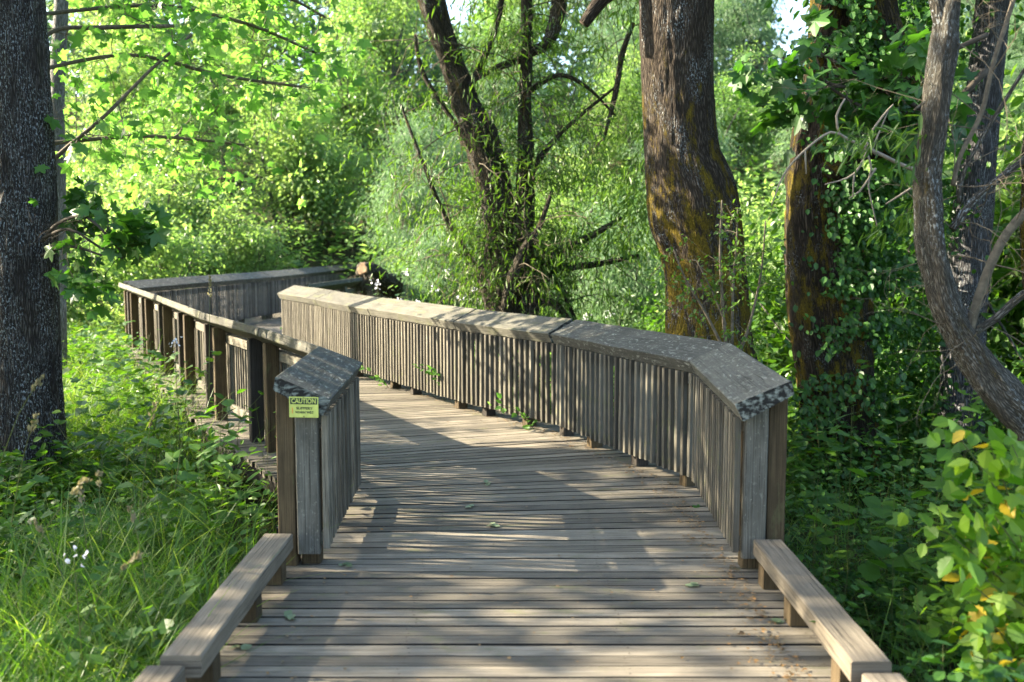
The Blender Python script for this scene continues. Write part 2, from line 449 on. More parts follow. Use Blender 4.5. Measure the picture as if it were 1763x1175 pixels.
# ------------------------------------------------------------------ leaf materials
M['leaf_far'] = leaf('far_foliage', [(0.055, 0.12, 0.03), (0.09, 0.18, 0.045), (0.14, 0.24, 0.06), (0.22, 0.30, 0.11)], (1.6, 1.7, 1.0), 0.55, 0.35, 0.5)
M['leaf_sun'] = leaf('yellow_green_foliage', [(0.08, 0.17, 0.04), (0.155, 0.25, 0.065), (0.26, 0.335, 0.13)], (1.65, 1.7, 1.1), 0.55, 0.35, 0.5)  # albedo raised so the background leaves look sunlit
M['leaf_blue'] = leaf('willow_foliage_pale', [(0.06, 0.12, 0.055), (0.11, 0.19, 0.09), (0.19, 0.27, 0.15)], (1.5, 1.6, 1.2), 0.45)
M['leaf_mid'] = leaf('mid_foliage', [(0.03, 0.085, 0.012), (0.06, 0.14, 0.016), (0.11, 0.20, 0.022)], (1.6, 1.7, 0.6), 0.45)
M['leaf_dark'] = leaf('dark_foliage', [(0.02, 0.062, 0.012), (0.035, 0.10, 0.015), (0.055, 0.14, 0.02)], (1.4, 1.6, 0.6), 0.4)
M['leaf_maple'] = leaf('maple_foliage', [(0.06, 0.15, 0.03), (0.10, 0.22, 0.045), (0.16, 0.29, 0.08)], (1.55, 1.7, 0.9), 0.65)
M['leaf_shrub'] = leaf('shrub_foliage', [(0.03, 0.09, 0.01), (0.06, 0.15, 0.012), (0.10, 0.20, 0.016), (0.16, 0.25, 0.03)], (1.7, 1.8, 0.6), 0.5)
M['leaf_willow'] = leaf('willow_foliage', [(0.04, 0.09, 0.015), (0.07, 0.14, 0.018), (0.11, 0.19, 0.03)], (1.6, 1.7, 0.6), 0.45, 0.4)
M['leaf_yellow'] = leaf('yellowing_leaves', [(0.35, 0.26, 0.02), (0.50, 0.36, 0.02)], (1.2, 1.2, 0.6), 0.4)
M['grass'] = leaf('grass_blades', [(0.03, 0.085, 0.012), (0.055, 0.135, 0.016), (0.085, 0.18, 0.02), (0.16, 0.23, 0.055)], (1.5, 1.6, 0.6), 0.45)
M['grass_sun'] = leaf('sunlit_grass_blades', [(0.05, 0.12, 0.014), (0.08, 0.18, 0.018), (0.12, 0.22, 0.03), (0.20, 0.26, 0.08)], (1.6, 1.6, 0.6), 0.5)  # brighter copy of the grass, sunlight put into its colour
M['seed'] = leaf('grass_seed_heads', [(0.16, 0.14, 0.07), (0.28, 0.25, 0.14)], (1.1, 1.1, 0.9), 0.35)
M['stem'] = leaf('green_stems', [(0.06, 0.09, 0.02), (0.11, 0.12, 0.04)], (1.2, 1.2, 0.6), 0.2)
M['petal'] = leaf('white_petals', [(0.62, 0.60, 0.66), (0.75, 0.74, 0.76)], (1.0, 1.0, 1.0), 0.35)
M['litter'] = leaf('fallen_leaf_litter', [(0.10, 0.055, 0.02), (0.17, 0.10, 0.035), (0.08, 0.06, 0.03), (0.25, 0.13, 0.04)], (1, 1, 1), 0.1)
M['bark_maple'] = bark('bark_furrowed', (0.010, 0.008, 0.007), (0.047, 0.040, 0.034), (0.115, 0.102, 0.090), lichen=0.85, moss=0.0, disp=0.035)
M['bark_oak'] = bark('bark_mossy', (0.012, 0.009, 0.006), (0.050, 0.038, 0.027), (0.12, 0.095, 0.07), moss=0.46, lichen=0.30, sc=1.25, moss_col=(0.20, 0.145, 0.016), mossz=2.6)
M['bark_ivy'] = bark('bark_dark_mossy', (0.010, 0.008, 0.005), (0.036, 0.028, 0.020), (0.08, 0.062, 0.042), moss=0.54, moss_col=(0.19, 0.14, 0.016), lichen=0.1)
M['bark_willow'] = bark('bark_willow', (0.016, 0.013, 0.009), (0.062, 0.052, 0.037), (0.14, 0.118, 0.088), moss=0.25, lichen=0.1, sc=1.3)
M['bark_grey'] = bark('bark_grey', (0.022, 0.021, 0.021), (0.085, 0.082, 0.084), (0.19, 0.187, 0.195), lichen=0.5)
M['bark_pale'] = bark('bark_pale', (0.06, 0.057, 0.05), (0.20, 0.195, 0.18), (0.36, 0.35, 0.33), lichen=0.6)
M['bark_lichen'] = bark('bark_shaggy_lichen', (0.016, 0.014, 0.010), (0.075, 0.067, 0.052), (0.17, 0.155, 0.125), moss=0.15, lichen=0.5, sc=2.2, disp=0.012)
M['bark_far'] = bark('bark_far', (0.035, 0.032, 0.026), (0.10, 0.092, 0.078), (0.20, 0.185, 0.16), lichen=0.5)
M['twig'] = plain('bare_twigs', (0.10, 0.082, 0.055), 0.85, 0.4, 30)
M['twig_dark'] = plain('dark_twigs', (0.05, 0.04, 0.028), 0.85, 0.4, 30)
M['twig_pale'] = plain('pale_dead_twigs', (0.19, 0.165, 0.125), 0.85, 0.3, 30)

# ------------------------------------------------------------------ ground
def ground_z(x, y):
    z = -0.62
    z += 0.22 * math.exp(-((x + 3.5) ** 2 / 9 + (y - 3.5) ** 2 / 14))
    z += -0.25 * (1 / (1 + math.exp(-(x - 2.2) * 1.5))) * (1 / (1 + math.exp((y - 18) * .4)))
    z += 0.15 * (1 / (1 + math.exp(-(y - 17) * .5)))
    if y > 23: z += min(11.0, 0.5 * (math.sqrt(((y - 25) * .40) ** 2 + 1) + (y - 25) * .40) - .35) + 0.25 * noise.noise(Vector((x * .2, y * .2, 7)))
    z += 0.10 * noise.noise(Vector((x * .35, y * .35, 0))) + 0.03 * noise.noise(Vector((x * 1.7, y * 1.7, 3)))
    return z
def ground_zs(x, y):
    return np.array([ground_z(float(a), float(b)) for a, b in zip(x, y)])
def build_ground():
    xs = np.unique(np.concatenate([np.linspace(-250, -30, 16), np.linspace(-30, 30, 160), np.linspace(30, 250, 16)]))
    ys = np.unique(np.concatenate([np.linspace(-60, -4, 10), np.linspace(-4, 50, 150), np.linspace(50, 400, 20)]))
    V = [(x, y, ground_z(x, y)) for y in ys for x in xs]
    nx = len(xs); F = []
    for j in range(len(ys) - 1):
        for i in range(nx - 1): F.extend((j * nx + i, j * nx + i + 1, (j + 1) * nx + i + 1, (j + 1) * nx + i))
    k = NT('forest_soil')
    tc = k.n('ShaderNodeTexCoord').outputs['Object']
    a = k.noise(tc, 2.0, 6, 0.65); b = k.noise(tc, 22.0, 5, 0.7)
    col = k.ramp(b, [(0.3, (0.02, 0.015, 0.01)), (0.55, (0.05, 0.038, 0.022)), (0.75, (0.09, 0.07, 0.04))])
    col = k.mix(k.ramp(a, [(0.4, 0.0), (0.6, 0.8)]), col, (0.03, 0.055, 0.014))
    k.principled(col, 0.95, k.bump(b, 1.0, 0.03), 0.1)
    me = mesh_np('ground', V, F, [4] * (len(F) // 4), k.m, smooth=True)
    tag(link('ground', me), 'dark leafy forest floor under the grass', kind='structure')
build_ground()

# ------------------------------------------------------------------ boardwalk deck
DECK = [((-1.45, 0.6), (1.5, 0.6)), ((-1.45, 5.2), (1.5, 5.2)), ((-1.46, 6.55), (1.50, 6.9)), ((-2.2, 7.85), (0.72, 8.87)),
        ((-3.14, 9.4), (-0.26, 10.3)), ((-4.98, 12.95), (-1.85, 12.75)), ((-7.0, 17.0), (-3.5, 15.9)), ((-6.7, 20.2), (-2.95, 19.9)),
        ((-5.9, 25.0), (-2.3, 25.0)), ((-5.1, 31.0), (-1.5, 31.0))]
def build_deck():
    mb = MB(); stations = []
    for (a0, b0), (a1, b1) in zip(DECK[:-1], DECK[1:]):
        a0, b0, a1, b1 = map(lambda p: Vector((p[0], p[1], 0)), (a0, b0, a1, b1))
        L = ((a1 - a0).length + (b1 - b0).length) / 2
        n = max(1, round(L / 0.108))
        for i in range(n): stations.append((a0.lerp(a1, i / n), b0.lerp(b1, i / n)))
    stations.append((a1, b1))
    for (a0, b0), (a1, b1) in zip(stations[:-1], stations[1:]):
        d = (b0 - a0).normalized(); e0 = random.uniform(-.025, .03); e1 = random.uniform(-.025, .03)
        gap = 0.5 * random.choice([random.uniform(.003, .008), random.uniform(.004, .014), random.uniform(.009, .017)])
        aa0 = a0 - d * e0; aa1 = a1 - d * e0; bb0 = b0 + d * e1; bb1 = b1 + d * e1
        na = (aa1 - aa0).normalized() * gap; nb = (bb1 - bb0).normalized() * gap
        aa0 = aa0 + na; aa1 = aa1 - na; bb0 = bb0 + nb; bb1 = bb1 - nb
        tz = random.uniform(-.004, .0); t1, t2 = random.uniform(-.0025, .0025), random.uniform(-.0025, .0025)
        th = 0.042; c = 0.0025
        seg = 6; rings = []
        for j in range(seg + 1):
            t = j / seg
            q0 = aa0.lerp(bb0, t); q1 = aa1.lerp(bb1, t); w = (q1 - q0).normalized()
            z = tz + random.uniform(-.0012, .0012)
            up = Vector((0, 0, 1))
            rings.append([q0 + up * (z + t1 - th), q1 + up * (z + t2 - th), q1 + up * (z + t2 - c), q1 - w * c + up * (z + t2),
                          q0 + w * c + up * (z + t1), q0 + up * (z + t1 - c)])
        mb.prism(None, rings, random.random())
        for q in range(seg):          # sides and chamfers painted dark, as shade in the gaps
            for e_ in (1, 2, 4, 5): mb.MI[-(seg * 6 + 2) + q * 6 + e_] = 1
        if a0.y < 13:
            for f in (.045, .33, .66, .955):
                for w_ in (.25, .75):
                    c_ = aa0.lerp(bb0, f).lerp(aa1.lerp(bb1, f), w_) + Vector((random.uniform(-.008, .008), random.uniform(-.006, .006), tz + max(t1, t2) + .0012))
                    ring = [tuple(c_ + Vector((math.cos(g * 1.047), math.sin(g * 1.047), 0)) * .0045) for g in range(6)]
                    mb.add(ring, [(0, 1, 2, 3, 4, 5)], [[(0, 0)] * 6], .5, 2)
    o = mb.obj('boardwalk_deck', [M['deck'], M['deck_gap_shade'], M['nail']])
    tag(o, 'weathered grey plank boardwalk curving to the left', kind='structure')
    # frame under the deck: stringers, piles
    fr = MB()
    L = [Vector((a[0], a[1], 0)) for a, b in DECK]; Rr = [Vector((b[0], b[1], 0)) for a, b in DECK]
    for f in (0.045, 0.33, 0.66, 0.955):
        for i in range(len(L) - 1):
            p = L[i].lerp(Rr[i], f); q = L[i + 1].lerp(Rr[i + 1], f)
            fr.beam((p.x, p.y, -0.155), (q.x, q.y, -0.155), 0.07, 0.21)
    for i in range(len(L) - 1):
        n = max(1, int((L[i + 1] - L[i]).length / 1.7))
        for j in range(n):
            t = (j + .5) / n
            for f in (0.03, 0.5, 0.97):
                p = L[i].lerp(L[i + 1], t).lerp(Rr[i].lerp(Rr[i + 1], t), f)
                fr.beam((p.x, p.y, -1.3), (p.x, p.y, -0.262), 0.13, 0.13, up=(0, 1, 0))
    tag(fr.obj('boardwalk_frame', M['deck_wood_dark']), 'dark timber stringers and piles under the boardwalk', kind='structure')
build_deck()

# ------------------------------------------------------------------ railings
PROFILE = [(0.0, 0.0), (0.006, 0.006), (0.284, 0.126), (0.292, 0.124), (0.305, 0.062), (0.300, 0.052), (0.052, -0.088), (0.042, -0.084)]
CAP_REST = 0.0
class Poly:
    def __init__(s, pts, out):
        s.P = [Vector((p[0], p[1], p[2])) for p in pts]; s.out = out
        s.cum = [0.0]
        for a, b in zip(s.P[:-1], s.P[1:]): s.cum.append(s.cum[-1] + ((b - a).to_2d()).length)
        s.L = s.cum[-1]
    def seg(s, t):
        i = 0
        while i < len(s.P) - 2 and t >= s.cum[i + 1] - 1e-6: i += 1
        return i
    def dirn(s, i):
        d = (s.P[i + 1] - s.P[i]); d.z = 0; d.normalize(); n = Vector((d.y, -d.x, 0)) * s.out
        return d, n
    def pt(s, t, u=0.0, i=None):
        """point at arc length t, offset u outwards; z = the height of the cap's inner edge"""
        i = s.seg(t) if i is None else i
        f = (t - s.cum[i]) / (s.cum[i + 1] - s.cum[i])
        p = s.P[i].lerp(s.P[i + 1], f)
        d, n = s.dirn(i)
        return p + n * u
    def mitre(s, i, u):
        if i == 0 or i == len(s.P) - 1:
            d, n = s.dirn(0 if i == 0 else i - 1); return s.P[i] + n * u
        n0 = s.dirn(i - 1)[1]; n1 = s.dirn(i)[1]; m = (n0 + n1).normalized()
        return s.P[i] + m * (u / max(0.4, m.dot(n0)))

PICKETS = []
for k_ in range(6):
    b_ = MB(); b_.beam((0, 0, 0), (random.uniform(-.003, .003), random.uniform(-.003, .003), 1), 0.033, 0.036, up=(0, 1, 0), ch=0.003, seg=4, wob=0.0012, rnd=k_ / 5)
    PICKETS.append(b_)
PM = {m: [b.mesh('picket', M[m]) for b in PICKETS] for m in ('picket', 'picket_grey')}

def railing(root, pts, out, joints, posts, pick_mat='picket', cap_mats=('cap',), post_mats=('post',), start=0.20, endo=0.05,
            spacing=0.082, max_pickets=100, order=1, rail_start=0.0):
    """pts: inner edge of the cap (x, y, z). start: how far the cap overhangs the panel at its beginning"""
    pl = Poly(pts, out)
    st = [('v', i, c) for i, c in enumerate(pl.cum)] + [('j', None, j) for j in joints]
    st.sort(key=lambda a: a[2])
    def sec_pt(s_, u, i, sgn):
        if s_[0] == 'v': return pl.mitre(s_[1], u) + pl.dirn(i)[0] * (sgn * 0.0025 if 0 < s_[1] < len(pl.P) - 1 else 0)
        return pl.pt(s_[2], u, i) + pl.dirn(i)[0] * sgn * 0.010
    for k, (s0, s1) in enumerate(zip(st[:-1], st[1:])):
        if s1[2] - s0[2] < 0.05: continue
        i = pl.seg((s0[2] + s1[2]) / 2)
        mb = MB(); n = max(2, int((s1[2] - s0[2]) / 0.18)); rings = []
        jz = random.uniform(-.004, .004)
        for j in range(n + 1):
            t = j / n; ring = []
            wz = random.uniform(-.0025, .0025)
            for (u, dz) in PROFILE:
                a = sec_pt(s0, u, i, 1); b = sec_pt(s1, u, i, -1)
                p = a.lerp(b, t); p.z += dz + jz + wz; ring.append(p)
            rings.append(ring if out > 0 else ring[::-1])
        mb.prism(None, rings, random.random(), end_mi=1)
        cm = cap_mats[min(k, len(cap_mats) - 1)]
        mb.obj('cap_board', [M[cm], M['cap_end']], root)
    # top and bottom rails of the picket panels, one pair per straight run
    for i in range(len(pl.P) - 1):
        t0 = pl.cum[i] + (max(start, rail_start) if i == 0 else 0.0); t1 = pl.cum[i + 1] - (endo if i == len(pl.P) - 2 else 0.0)
        for nm, z0, dz, hh in (('top_rail', None, -0.135, 0.085), ('bottom_rail', 0.138, 0, 0.07)):
            a = pl.pt(t0, 0.085, i) if i == 0 else pl.mitre(i, 0.085)
            b = pl.pt(t1, 0.085, i) if i == len(pl.P) - 2 else pl.mitre(i + 1, 0.085)
            a.z = z0 if z0 is not None else a.z + dz; b.z = z0 if z0 is not None else b.z + dz
            d = (b - a).normalized()
            mb = MB(); mb.beam(a + d * .002, b - d * .002, 0.038, hh, seg=6, wob=.001); mb.obj(nm, M['rail' if pick_mat == 'picket' else 'picket_grey'], root)
    # pickets
    n = int((pl.L - start - endo) / spacing); items = []
    for k in range(n):
        t = start + 0.06 + k * spacing
        if t > pl.L - endo - 0.03: break
        i = pl.seg(t); p = pl.pt(t + random.uniform(-.004, .004), 0.064 - 0.019 + 0.002, i); items.append((t, i, p))
    rest = MB()
    for k, (t, i, p) in enumerate(items):
        d, nrm = pl.dirn(i); q = p + nrm * 0.0
        z0, z1 = 0.112 + random.uniform(-.006, .006), p.z - 0.092
        if k < max_pickets:
            o = link('picket', random.choice(PM[pick_mat]), root)
            o.location = (q.x, q.y, z0); o.scale = (1, 1, z1 - z0)
            o.rotation_euler = (random.uniform(-.006, .006), random.uniform(-.006, .006), math.atan2(d.y, d.x) + random.uniform(-.05, .05))
        else:
            rest.beam((q.x, q.y, z0), (q.x, q.y, z1), 0.036, 0.04, up=(d.x, d.y, 0))
    if rest.n:
        tag(rest.obj('picket_run', M[pick_mat], root), kind='stuff')
    # posts
    for k, t in enumerate(posts):
        i = pl.seg(t); d, nrm = pl.dirn(i)
        p = pl.pt(t, 0.165, i); z1 = p.z - 0.02
        mb = MB(); mb.beam((p.x, p.y, 0.001), (p.x, p.y, z1), 0.088, 0.115, up=tuple(nrm), ch=0.006, seg=3, wob=.001)
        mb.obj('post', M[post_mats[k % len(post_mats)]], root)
    return pl

# right railing
rr = empty('railing', (1.25, 5.2, 0))
tag(rr, 'long picket railing with wide sloping lichened cap on the right side of the boardwalk', 'railing')
RP = [(1.165, 4.95, .945), (1.247, 6.69, .957), (.35, 8.75, .95), (-.56, 9.95, .95), (-2.13, 12.5, .95), (-3.05, 14.2, .955), (-3.80, 15.5, .95)]
def local(pts, root): return [(x - root.location.x, y - root.location.y, z) for x, y, z in pts]
prr = Poly(RP, 1)
def arcs(pl, xy, off=0.165):
    out = []
    for x, y in xy:
        best = min((( (pl.pt(t, off) - Vector((x, y, pl.pt(t).z))).length, t) for t in np.arange(0.1, pl.L, 0.02)), key=lambda a: a[0])
        out.append(best[1])
    return out
feet = arcs(prr, [(1.42, 7.0), (1.10, 7.62), (.75, 8.3), (.47, 8.78), (.16, 9.25), (-.18, 9.85), (-.45, 10.3), (-1.05, 11.25), (-1.32, 11.75)]) 
feet += [t for t in np.arange(max(feet) + 1.2, prr.L - .4, 0.9)] + [prr.L - 0.12]
railing(rr, local(RP, rr), 1, [prr.cum[2] + .02, prr.cum[3] + .12, prr.cum[4] - .6, prr.cum[4] + 1.5], sorted(feet) + [0.95],
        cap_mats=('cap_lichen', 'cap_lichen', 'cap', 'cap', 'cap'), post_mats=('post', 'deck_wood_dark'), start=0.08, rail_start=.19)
# end post of the right railing: grey board on the walkway side, brown post outside it
def end_post(root, x, y, sgn, z1, label=None):
    mb = MB(); mb.beam((x, y, 0.075), (x, y, z1 - 0.035), 0.125, 0.05, up=(0, 1, 0), ch=.006, seg=4, wob=.001)
    mb.obj('end_board', M['post_grey'], root)
    mb = MB(); mb.beam((x, y + .075, 0.001), (x, y + .075, z1 - 0.03), 0.105, 0.09, up=(0, 1, 0), ch=.006)
    mb.obj('post', M['post'], root)
    mb = MB(); mb.beam((x + sgn * .122, y + .05, 0.001), (x + sgn * .118, y + .05, z1 + 0.02), 0.10, 0.115, up=(0, 1, 0), ch=.006, seg=3, wob=.001)
    mb.obj('post', M['post'], root)
end_post(rr, 1.318 - 1.25, 5.10 - 5.2, 1, .99)

# left railing: from the near end post to the far corner
lr = empty('railing', (-1.05, 5.2, 0))
tag(lr, 'long picket railing with paired brown posts on the left side of the boardwalk', 'railing')
LP = [(-.975, 5.09, .945), (-1.03, 6.56, .957), (-1.80, 8.0, .955), (-2.79, 9.64, .955), (-4.64, 13.2, .955), (-6.55, 16.75, .96)]
pll = Poly(LP, -1)
pp = []
for x, y in ((-2.18, 8.03), (-2.40, 8.44), (-3.02, 9.54), (-3.24, 9.97)): pp.append((x, y))
lposts = arcs(pll, pp)
t = max(lposts) + 1.38
while t < pll.L - .3:
    lposts.append(t); lposts.append(min(pll.L - .1, t + .45)); t += 1.75
lposts.append(pll.L - 0.06)
railing(lr, local(LP, lr), -1, [pll.cum[2] + .1, pll.cum[3] + .3, pll.cum[4] - .9, pll.cum[4] + 1.4], lposts + [0.9, pll.cum[1] - .1],
        cap_mats=('cap_lichen', 'cap', 'cap', 'cap'), post_mats=('post', 'deck_wood_dark'), start=0.02, rail_start=.13)
end_post(lr, -1.125 + 1.05, 5.18 - 5.2, -1, .99)

# far railing on the left, going back from the corner
fr_ = empty('railing', (-6.5, 16.9, 0))
tag(fr_, 'grey picket railing running back from the far left corner of the boardwalk', 'railing')
FP = [(-6.53, 16.78, .97), (-6.10, 19.3, .97), (-5.50, 22.2, .97), (-4.55, 30.0, .97)]
plf = Poly(FP, -1)
railing(fr_, local(FP, fr_), -1, [2.75, 5.4, 8.0, 10.6], [1.2, 2.6, 2.9, 4.2, 5.3, 5.6, 7.0, 8.2, 9.6, 11, 12.4], pick_mat='picket_grey',
        cap_mats=('cap_lichen',), post_mats=('post_grey',), start=0.02)
# far railing on the right
fr2 = empty('railing', (-3.6, 16.0, 0))
tag(fr2, 'short far picket railing beyond the bend, ending by the upturned log', 'railing')
FP2 = [(-3.66, 15.9, .96), (-3.25, 19.0, .96), (-2.75, 22.0, .96), (-1.9, 28.0, .96)]
railing(fr2, local(FP2, fr2), 1, [2.4, 4.8, 7.2], [0.1, 1.4, 2.3, 3.6, 4.7, 6, 7.4, 9, 10.5], pick_mat='picket_grey',
        cap_mats=('cap_lichen',), post_mats=('post_grey', 'post'), start=0.02)

# ------------------------------------------------------------------ kerb rails at the front
def kerb(x0, x1, y0, y1, zt, blocks, label, rz=0.0):
    cx = (x0 + x1) / 2
    r = empty('kerb_rail', (cx, (y0 + y1) / 2, 0), rz)
    tag(r, label, 'kerb rail', 'low timber kerb rails along the deck edges')
    yc = (y0 + y1) / 2
    mb = MB(); mb.beam((0, y0 - yc, zt - .045), (0, y1 - yc, zt - .045), x1 - x0, .09, ch=.007, seg=14, wob=.0014)
    mb.obj('beam', M['kerb'], r)
    for b in blocks:
        mb = MB(); mb.beam((0.02 if cx < 0 else -0.02, b + .045 - yc, 0.001), (0.02 if cx < 0 else -0.02, b + .045 - yc, zt - .091), (x1 - x0) * .72, .10, up=(0, 1, 0), ch=.004)
        mb.obj('spacer_block', M['post'], r)
    return r
kerb(-1.365, -1.205, 3.57, 5.13, .20, (3.72, 4.38, 4.88), 'grey timber kerb rail on the left deck edge below the caution sign', R(0))
kerb(-1.41, -1.26, 1.2, 3.54, .175, (1.6, 2.6, 3.3), 'kerb rail piece cut off by the bottom left corner of the photo')
kerb(1.30, 1.455, 3.52, 5.02, .20, (3.66, 4.34, 4.82), 'sunlit cracked timber kerb rail on the right deck edge')
kerb(1.33, 1.48, 1.2, 3.49, .165, (1.6, 2.6, 3.25), 'kerb rail piece hidden low behind the end of the right kerb rail')

# ------------------------------------------------------------------ caution sign
def text_mesh(txt, size, loc, mat, parent, name, width=None, squash=1.0, bold=0.0):
    cu = bpy.data.curves.new(name, 'FONT'); cu.body = txt; cu.size = size; cu.align_x = 'CENTER'; cu.align_y = 'CENTER'
    cu.extrude = 0.0004; cu.offset = bold
    o = bpy.data.objects.new('tmp', cu); C.objects.link(o)
    dg = bpy.context.evaluated_depsgraph_get(); me = bpy.data.meshes.new_from_object(o.evaluated_get(dg))
    bpy.data.objects.remove(o); me.name = name
    xs = [v.co.x for v in me.vertices]; w = max(xs) - min(xs)
    if width: me.transform(Matrix.Scale(width / w, 4, (1, 0, 0)))
    me.transform(Matrix.Scale(squash, 4, (0, 1, 0)))
    me.transform(Matrix.Rotation(math.pi / 2, 4, 'X'))
    me.materials.clear(); me.materials.append(mat)
    ob = link(name, me, parent); ob.location = loc
    return ob
def sign():
    p = at(523, 701.5, 5.075)
    r = empty('caution_sign', p, R(-3)); r.rotation_euler.y = R(0.6)
    tag(r, 'small yellow caution sign nailed to the left end post', 'sign')
    w, h = 0.158, 0.112
    yel = plain('sign_yellow', (0.46, 0.50, 0.12), 0.55, 0.16, 22); blk = plain('sign_black', (0.012, 0.03, 0.022), 0.5, 0.2)
    txt = plain('sign_faded_black', (0.045, 0.06, 0.03), 0.6, 0.2); org = plain('sign_faded_red', (0.55, 0.28, 0.06), 0.6, 0.2)
    mb = MB(); mb.beam((-w / 2, 0, 0), (w / 2, 0, 0), 0.003, h, ch=.0008); mb.obj('panel', yel, r)
    mb = MB(); mb.beam((-w / 2 + .006, -.0022, .033), (w / 2 - .006, -.0022, .033), 0.0012, .034, ch=.0003); mb.obj('header_band', blk, r)
    text_mesh('CAUTION', .036, (0, -.0034, .033), yel, r, 'header_lettering', width=.132, bold=.0008, squash=1.0)
    text_mesh('SLIPPERY', .0185, (.004, -.0022, -.006), txt, r, 'lettering', width=.090, bold=.0006)
    text_mesh('WHEN WET', .0185, (.004, -.0022, -.028), txt, r, 'lettering', width=.102, bold=.0006)
    mb = MB(); mb.beam((-.061, -.0022, -.003), (-.061, -.0022, -.034), .006, .0012, up=(0, 1, 0), ch=.0003); mb.obj('faded_mark', org, r)
    for z in (.050, -.050):
        mb = MB(); mb.tube([(0, -.0005, z), (0, -.004, z)], [.0035, .0028], 8); mb.obj('nail', M['twig_dark'], r)
sign()

# ------------------------------------------------------------------ trees seen close
def hand_tree(name, label, cat, trunk, Y, mat, n=48, rough=0.12, ridge=0.0, step=0.1, smooth=True):
    """trunk: list of (px, py, r px) or (px, py, r px, Y) from the ground up"""
    P = []; Rd = []
    for t in trunk:
        y = t[3] if len(t) > 3 else Y
        P.append(at(t[0], t[1], y)); Rd.append(rpx(t[2], y))
    p0 = P[0].copy(); root = empty(name, p0); tag(root, label, cat)
    pts, rad = spline([p - p0 for p in P], Rd, step)
    mb = MB(); mb.tube(pts, rad, n, rough=rough, ridge=ridge); mb.obj('trunk', M[mat], root, smooth)
    return root, p0
def limb(root, p0, pts, Y, mat, name='branch', n=12, rough=0.12, step=0.08):
    P = []; Rd = []
    for t in pts:
        y = t[3] if len(t) > 3 else Y
        P.append(at(t[0], t[1], y) - p0); Rd.append(rpx(t[2], y))
    q, r = spline(P, Rd, step)
    mb = MB(); mb.tube(q, r, n, rough=rough); o = mb.obj(name, M[mat], root, True)
    return q, r
def twigs(root, mat, starts, n, L, r0, name='twigs', droop=0.1, seed=1, spread=0.8, sub=2, up=0.3):
    """thin crooked twigs growing from start points; one mesh; returns tip points"""
    rs = random.Random(seed); mb = MB(); tips = []
    def grow(p, d, L, r, depth):
        k = 5; pts = [p.copy()]; rad = [r]
        for j in range(k):
            d = (d + Vector((rs.gauss(0, .22), rs.gauss(0, .22), rs.gauss(0, .22) - droop * .3))).normalized()
            p = p + d * L / k; pts.append(p.copy()); rad.append(r * (1 - .75 * (j + 1) / k))
            if depth > 0 and j >= 1 and rs.random() < .7:
                d2 = (d + Vector((rs.gauss(0, spread), rs.gauss(0, spread), rs.gauss(0, spread)))).normalized()
                grow(p, d2, L * .5, r * .5, depth - 1)
            tips.append((p.copy(), d.copy()))
        mb.tube(pts, rad, 4, cap=False)
    for s in range(n):
        st = rs.choice(starts)
        d = Vector((rs.gauss(0, 1), rs.gauss(0, 1), rs.gauss(0, .6) + up)).normalized()
        grow(Vector(st), d, L * rs.uniform(.6, 1.3), r0 * rs.uniform(.6, 1.2), sub)
    mb.obj(name, M[mat], root)
    return tips
def leaves_on(lv, tips, tmpl, per, size, jitter=0.06, droop=0.6, width=1.0, rlo=0., rhi=1., mi=0):
    P = np.array([t[0] for t in tips for _ in range(per)]); D = np.array([t[1] for t in tips for _ in range(per)])
    N = len(P)
    P = P + rng.normal(size=(N, 3)) * jitter
    ax, nm = leaf_dirs(N, D, droop)
    lv.add(tmpl, P, ax, nm, size * (0.6 + 0.8 * rng.random(N)), rlo + (rhi - rlo) * rng.random(N), width, mi)

# T1: big maple at the left edge
t1, o1 = hand_tree('maple_tree', 'massive dark furrowed maple trunk filling the left edge of the photo', 'tree',
    [(40, 905, 92), (42, 850, 74), (44, 780, 62), (42, 640, 57), (40, 480, 54), (38, 300, 50), (32, 120, 46), (24, 0, 44), (10, -200, 42), (-40, -420, 36), (-60, -700, 26)],
    8.6, 'bark_maple', n=150, rough=0.05, ridge=0.016, step=0.035)
lv = Leaves()
cc = blob_crown(lv, T_MAPLE, (-3.6, -1.6, 7.6), (4.6, 4.0, 2.2), 70, 60, 0.42, 0.17, shell=0.2)
lv.obj('crown', M['leaf_maple'], t1)
mb = MB()
for c_ in cc[::5]:
    q, r = spline([Vector((-.35, 0, 4.5)), Vector((-.35, 0, 4.5)).lerp(Vector(c_), .5) + Vector((0, 0, .5)), Vector(c_)], [.09, .05, .015], .4)
    mb.tube(q, r, 6)
mb.obj('limbs', M['bark_maple'], t1, True)
# the maple's low boughs, bright with sun, top left
lv = Leaves(); st = []
for pth in ([(20, 120, 4, 9.0), (90, 55, 3.4, 9.3), (170, 48, 4, 9.4), (300, 45, 3, 9.5)],
            [(40, 330, 4, 9.0), (100, 268, 4, 9.2), (180, 200, 3, 9.2), (260, 120, 2.6, 9.3), (330, 60, 2, 9.4)],
            [(30, 130, 3.6, 9.1), (220, 95, 3, 9.9), (380, 130, 3, 10.2), (520, 150, 2, 10.4)],
            [(30, 30, 3.6, 9.1), (260, 10, 3, 10), (420, 40, 3, 10.3), (540, 90, 2, 10.5)],
            [(30, -60, 6, 9.1), (300, -60, 4, 9.6), (460, -20, 3, 10), (560, 30, 2, 10.2)],
            [(60, 250, 4, 9.2), (250, 235, 3, 10), (420, 250, 2, 10.4)]):
    q, r = limb(t1, o1, pth, 9.5, 'twig', 'bough', 8, 0.05)
    st += q[len(q) // 3:]
tips = twigs(t1, 'twig', st, 110, .6, .006, seed=4, droop=.1, up=0)
rs_ = random.Random(3); rs_.shuffle(tips)
tips = [t for t in tips if not (t[0].y + o1.y < 9.1 and t[0].x + o1.x < -4.2)]
leaves_on(lv, tips[:1250], T_MAPLE, 1, .105, .16, .35)
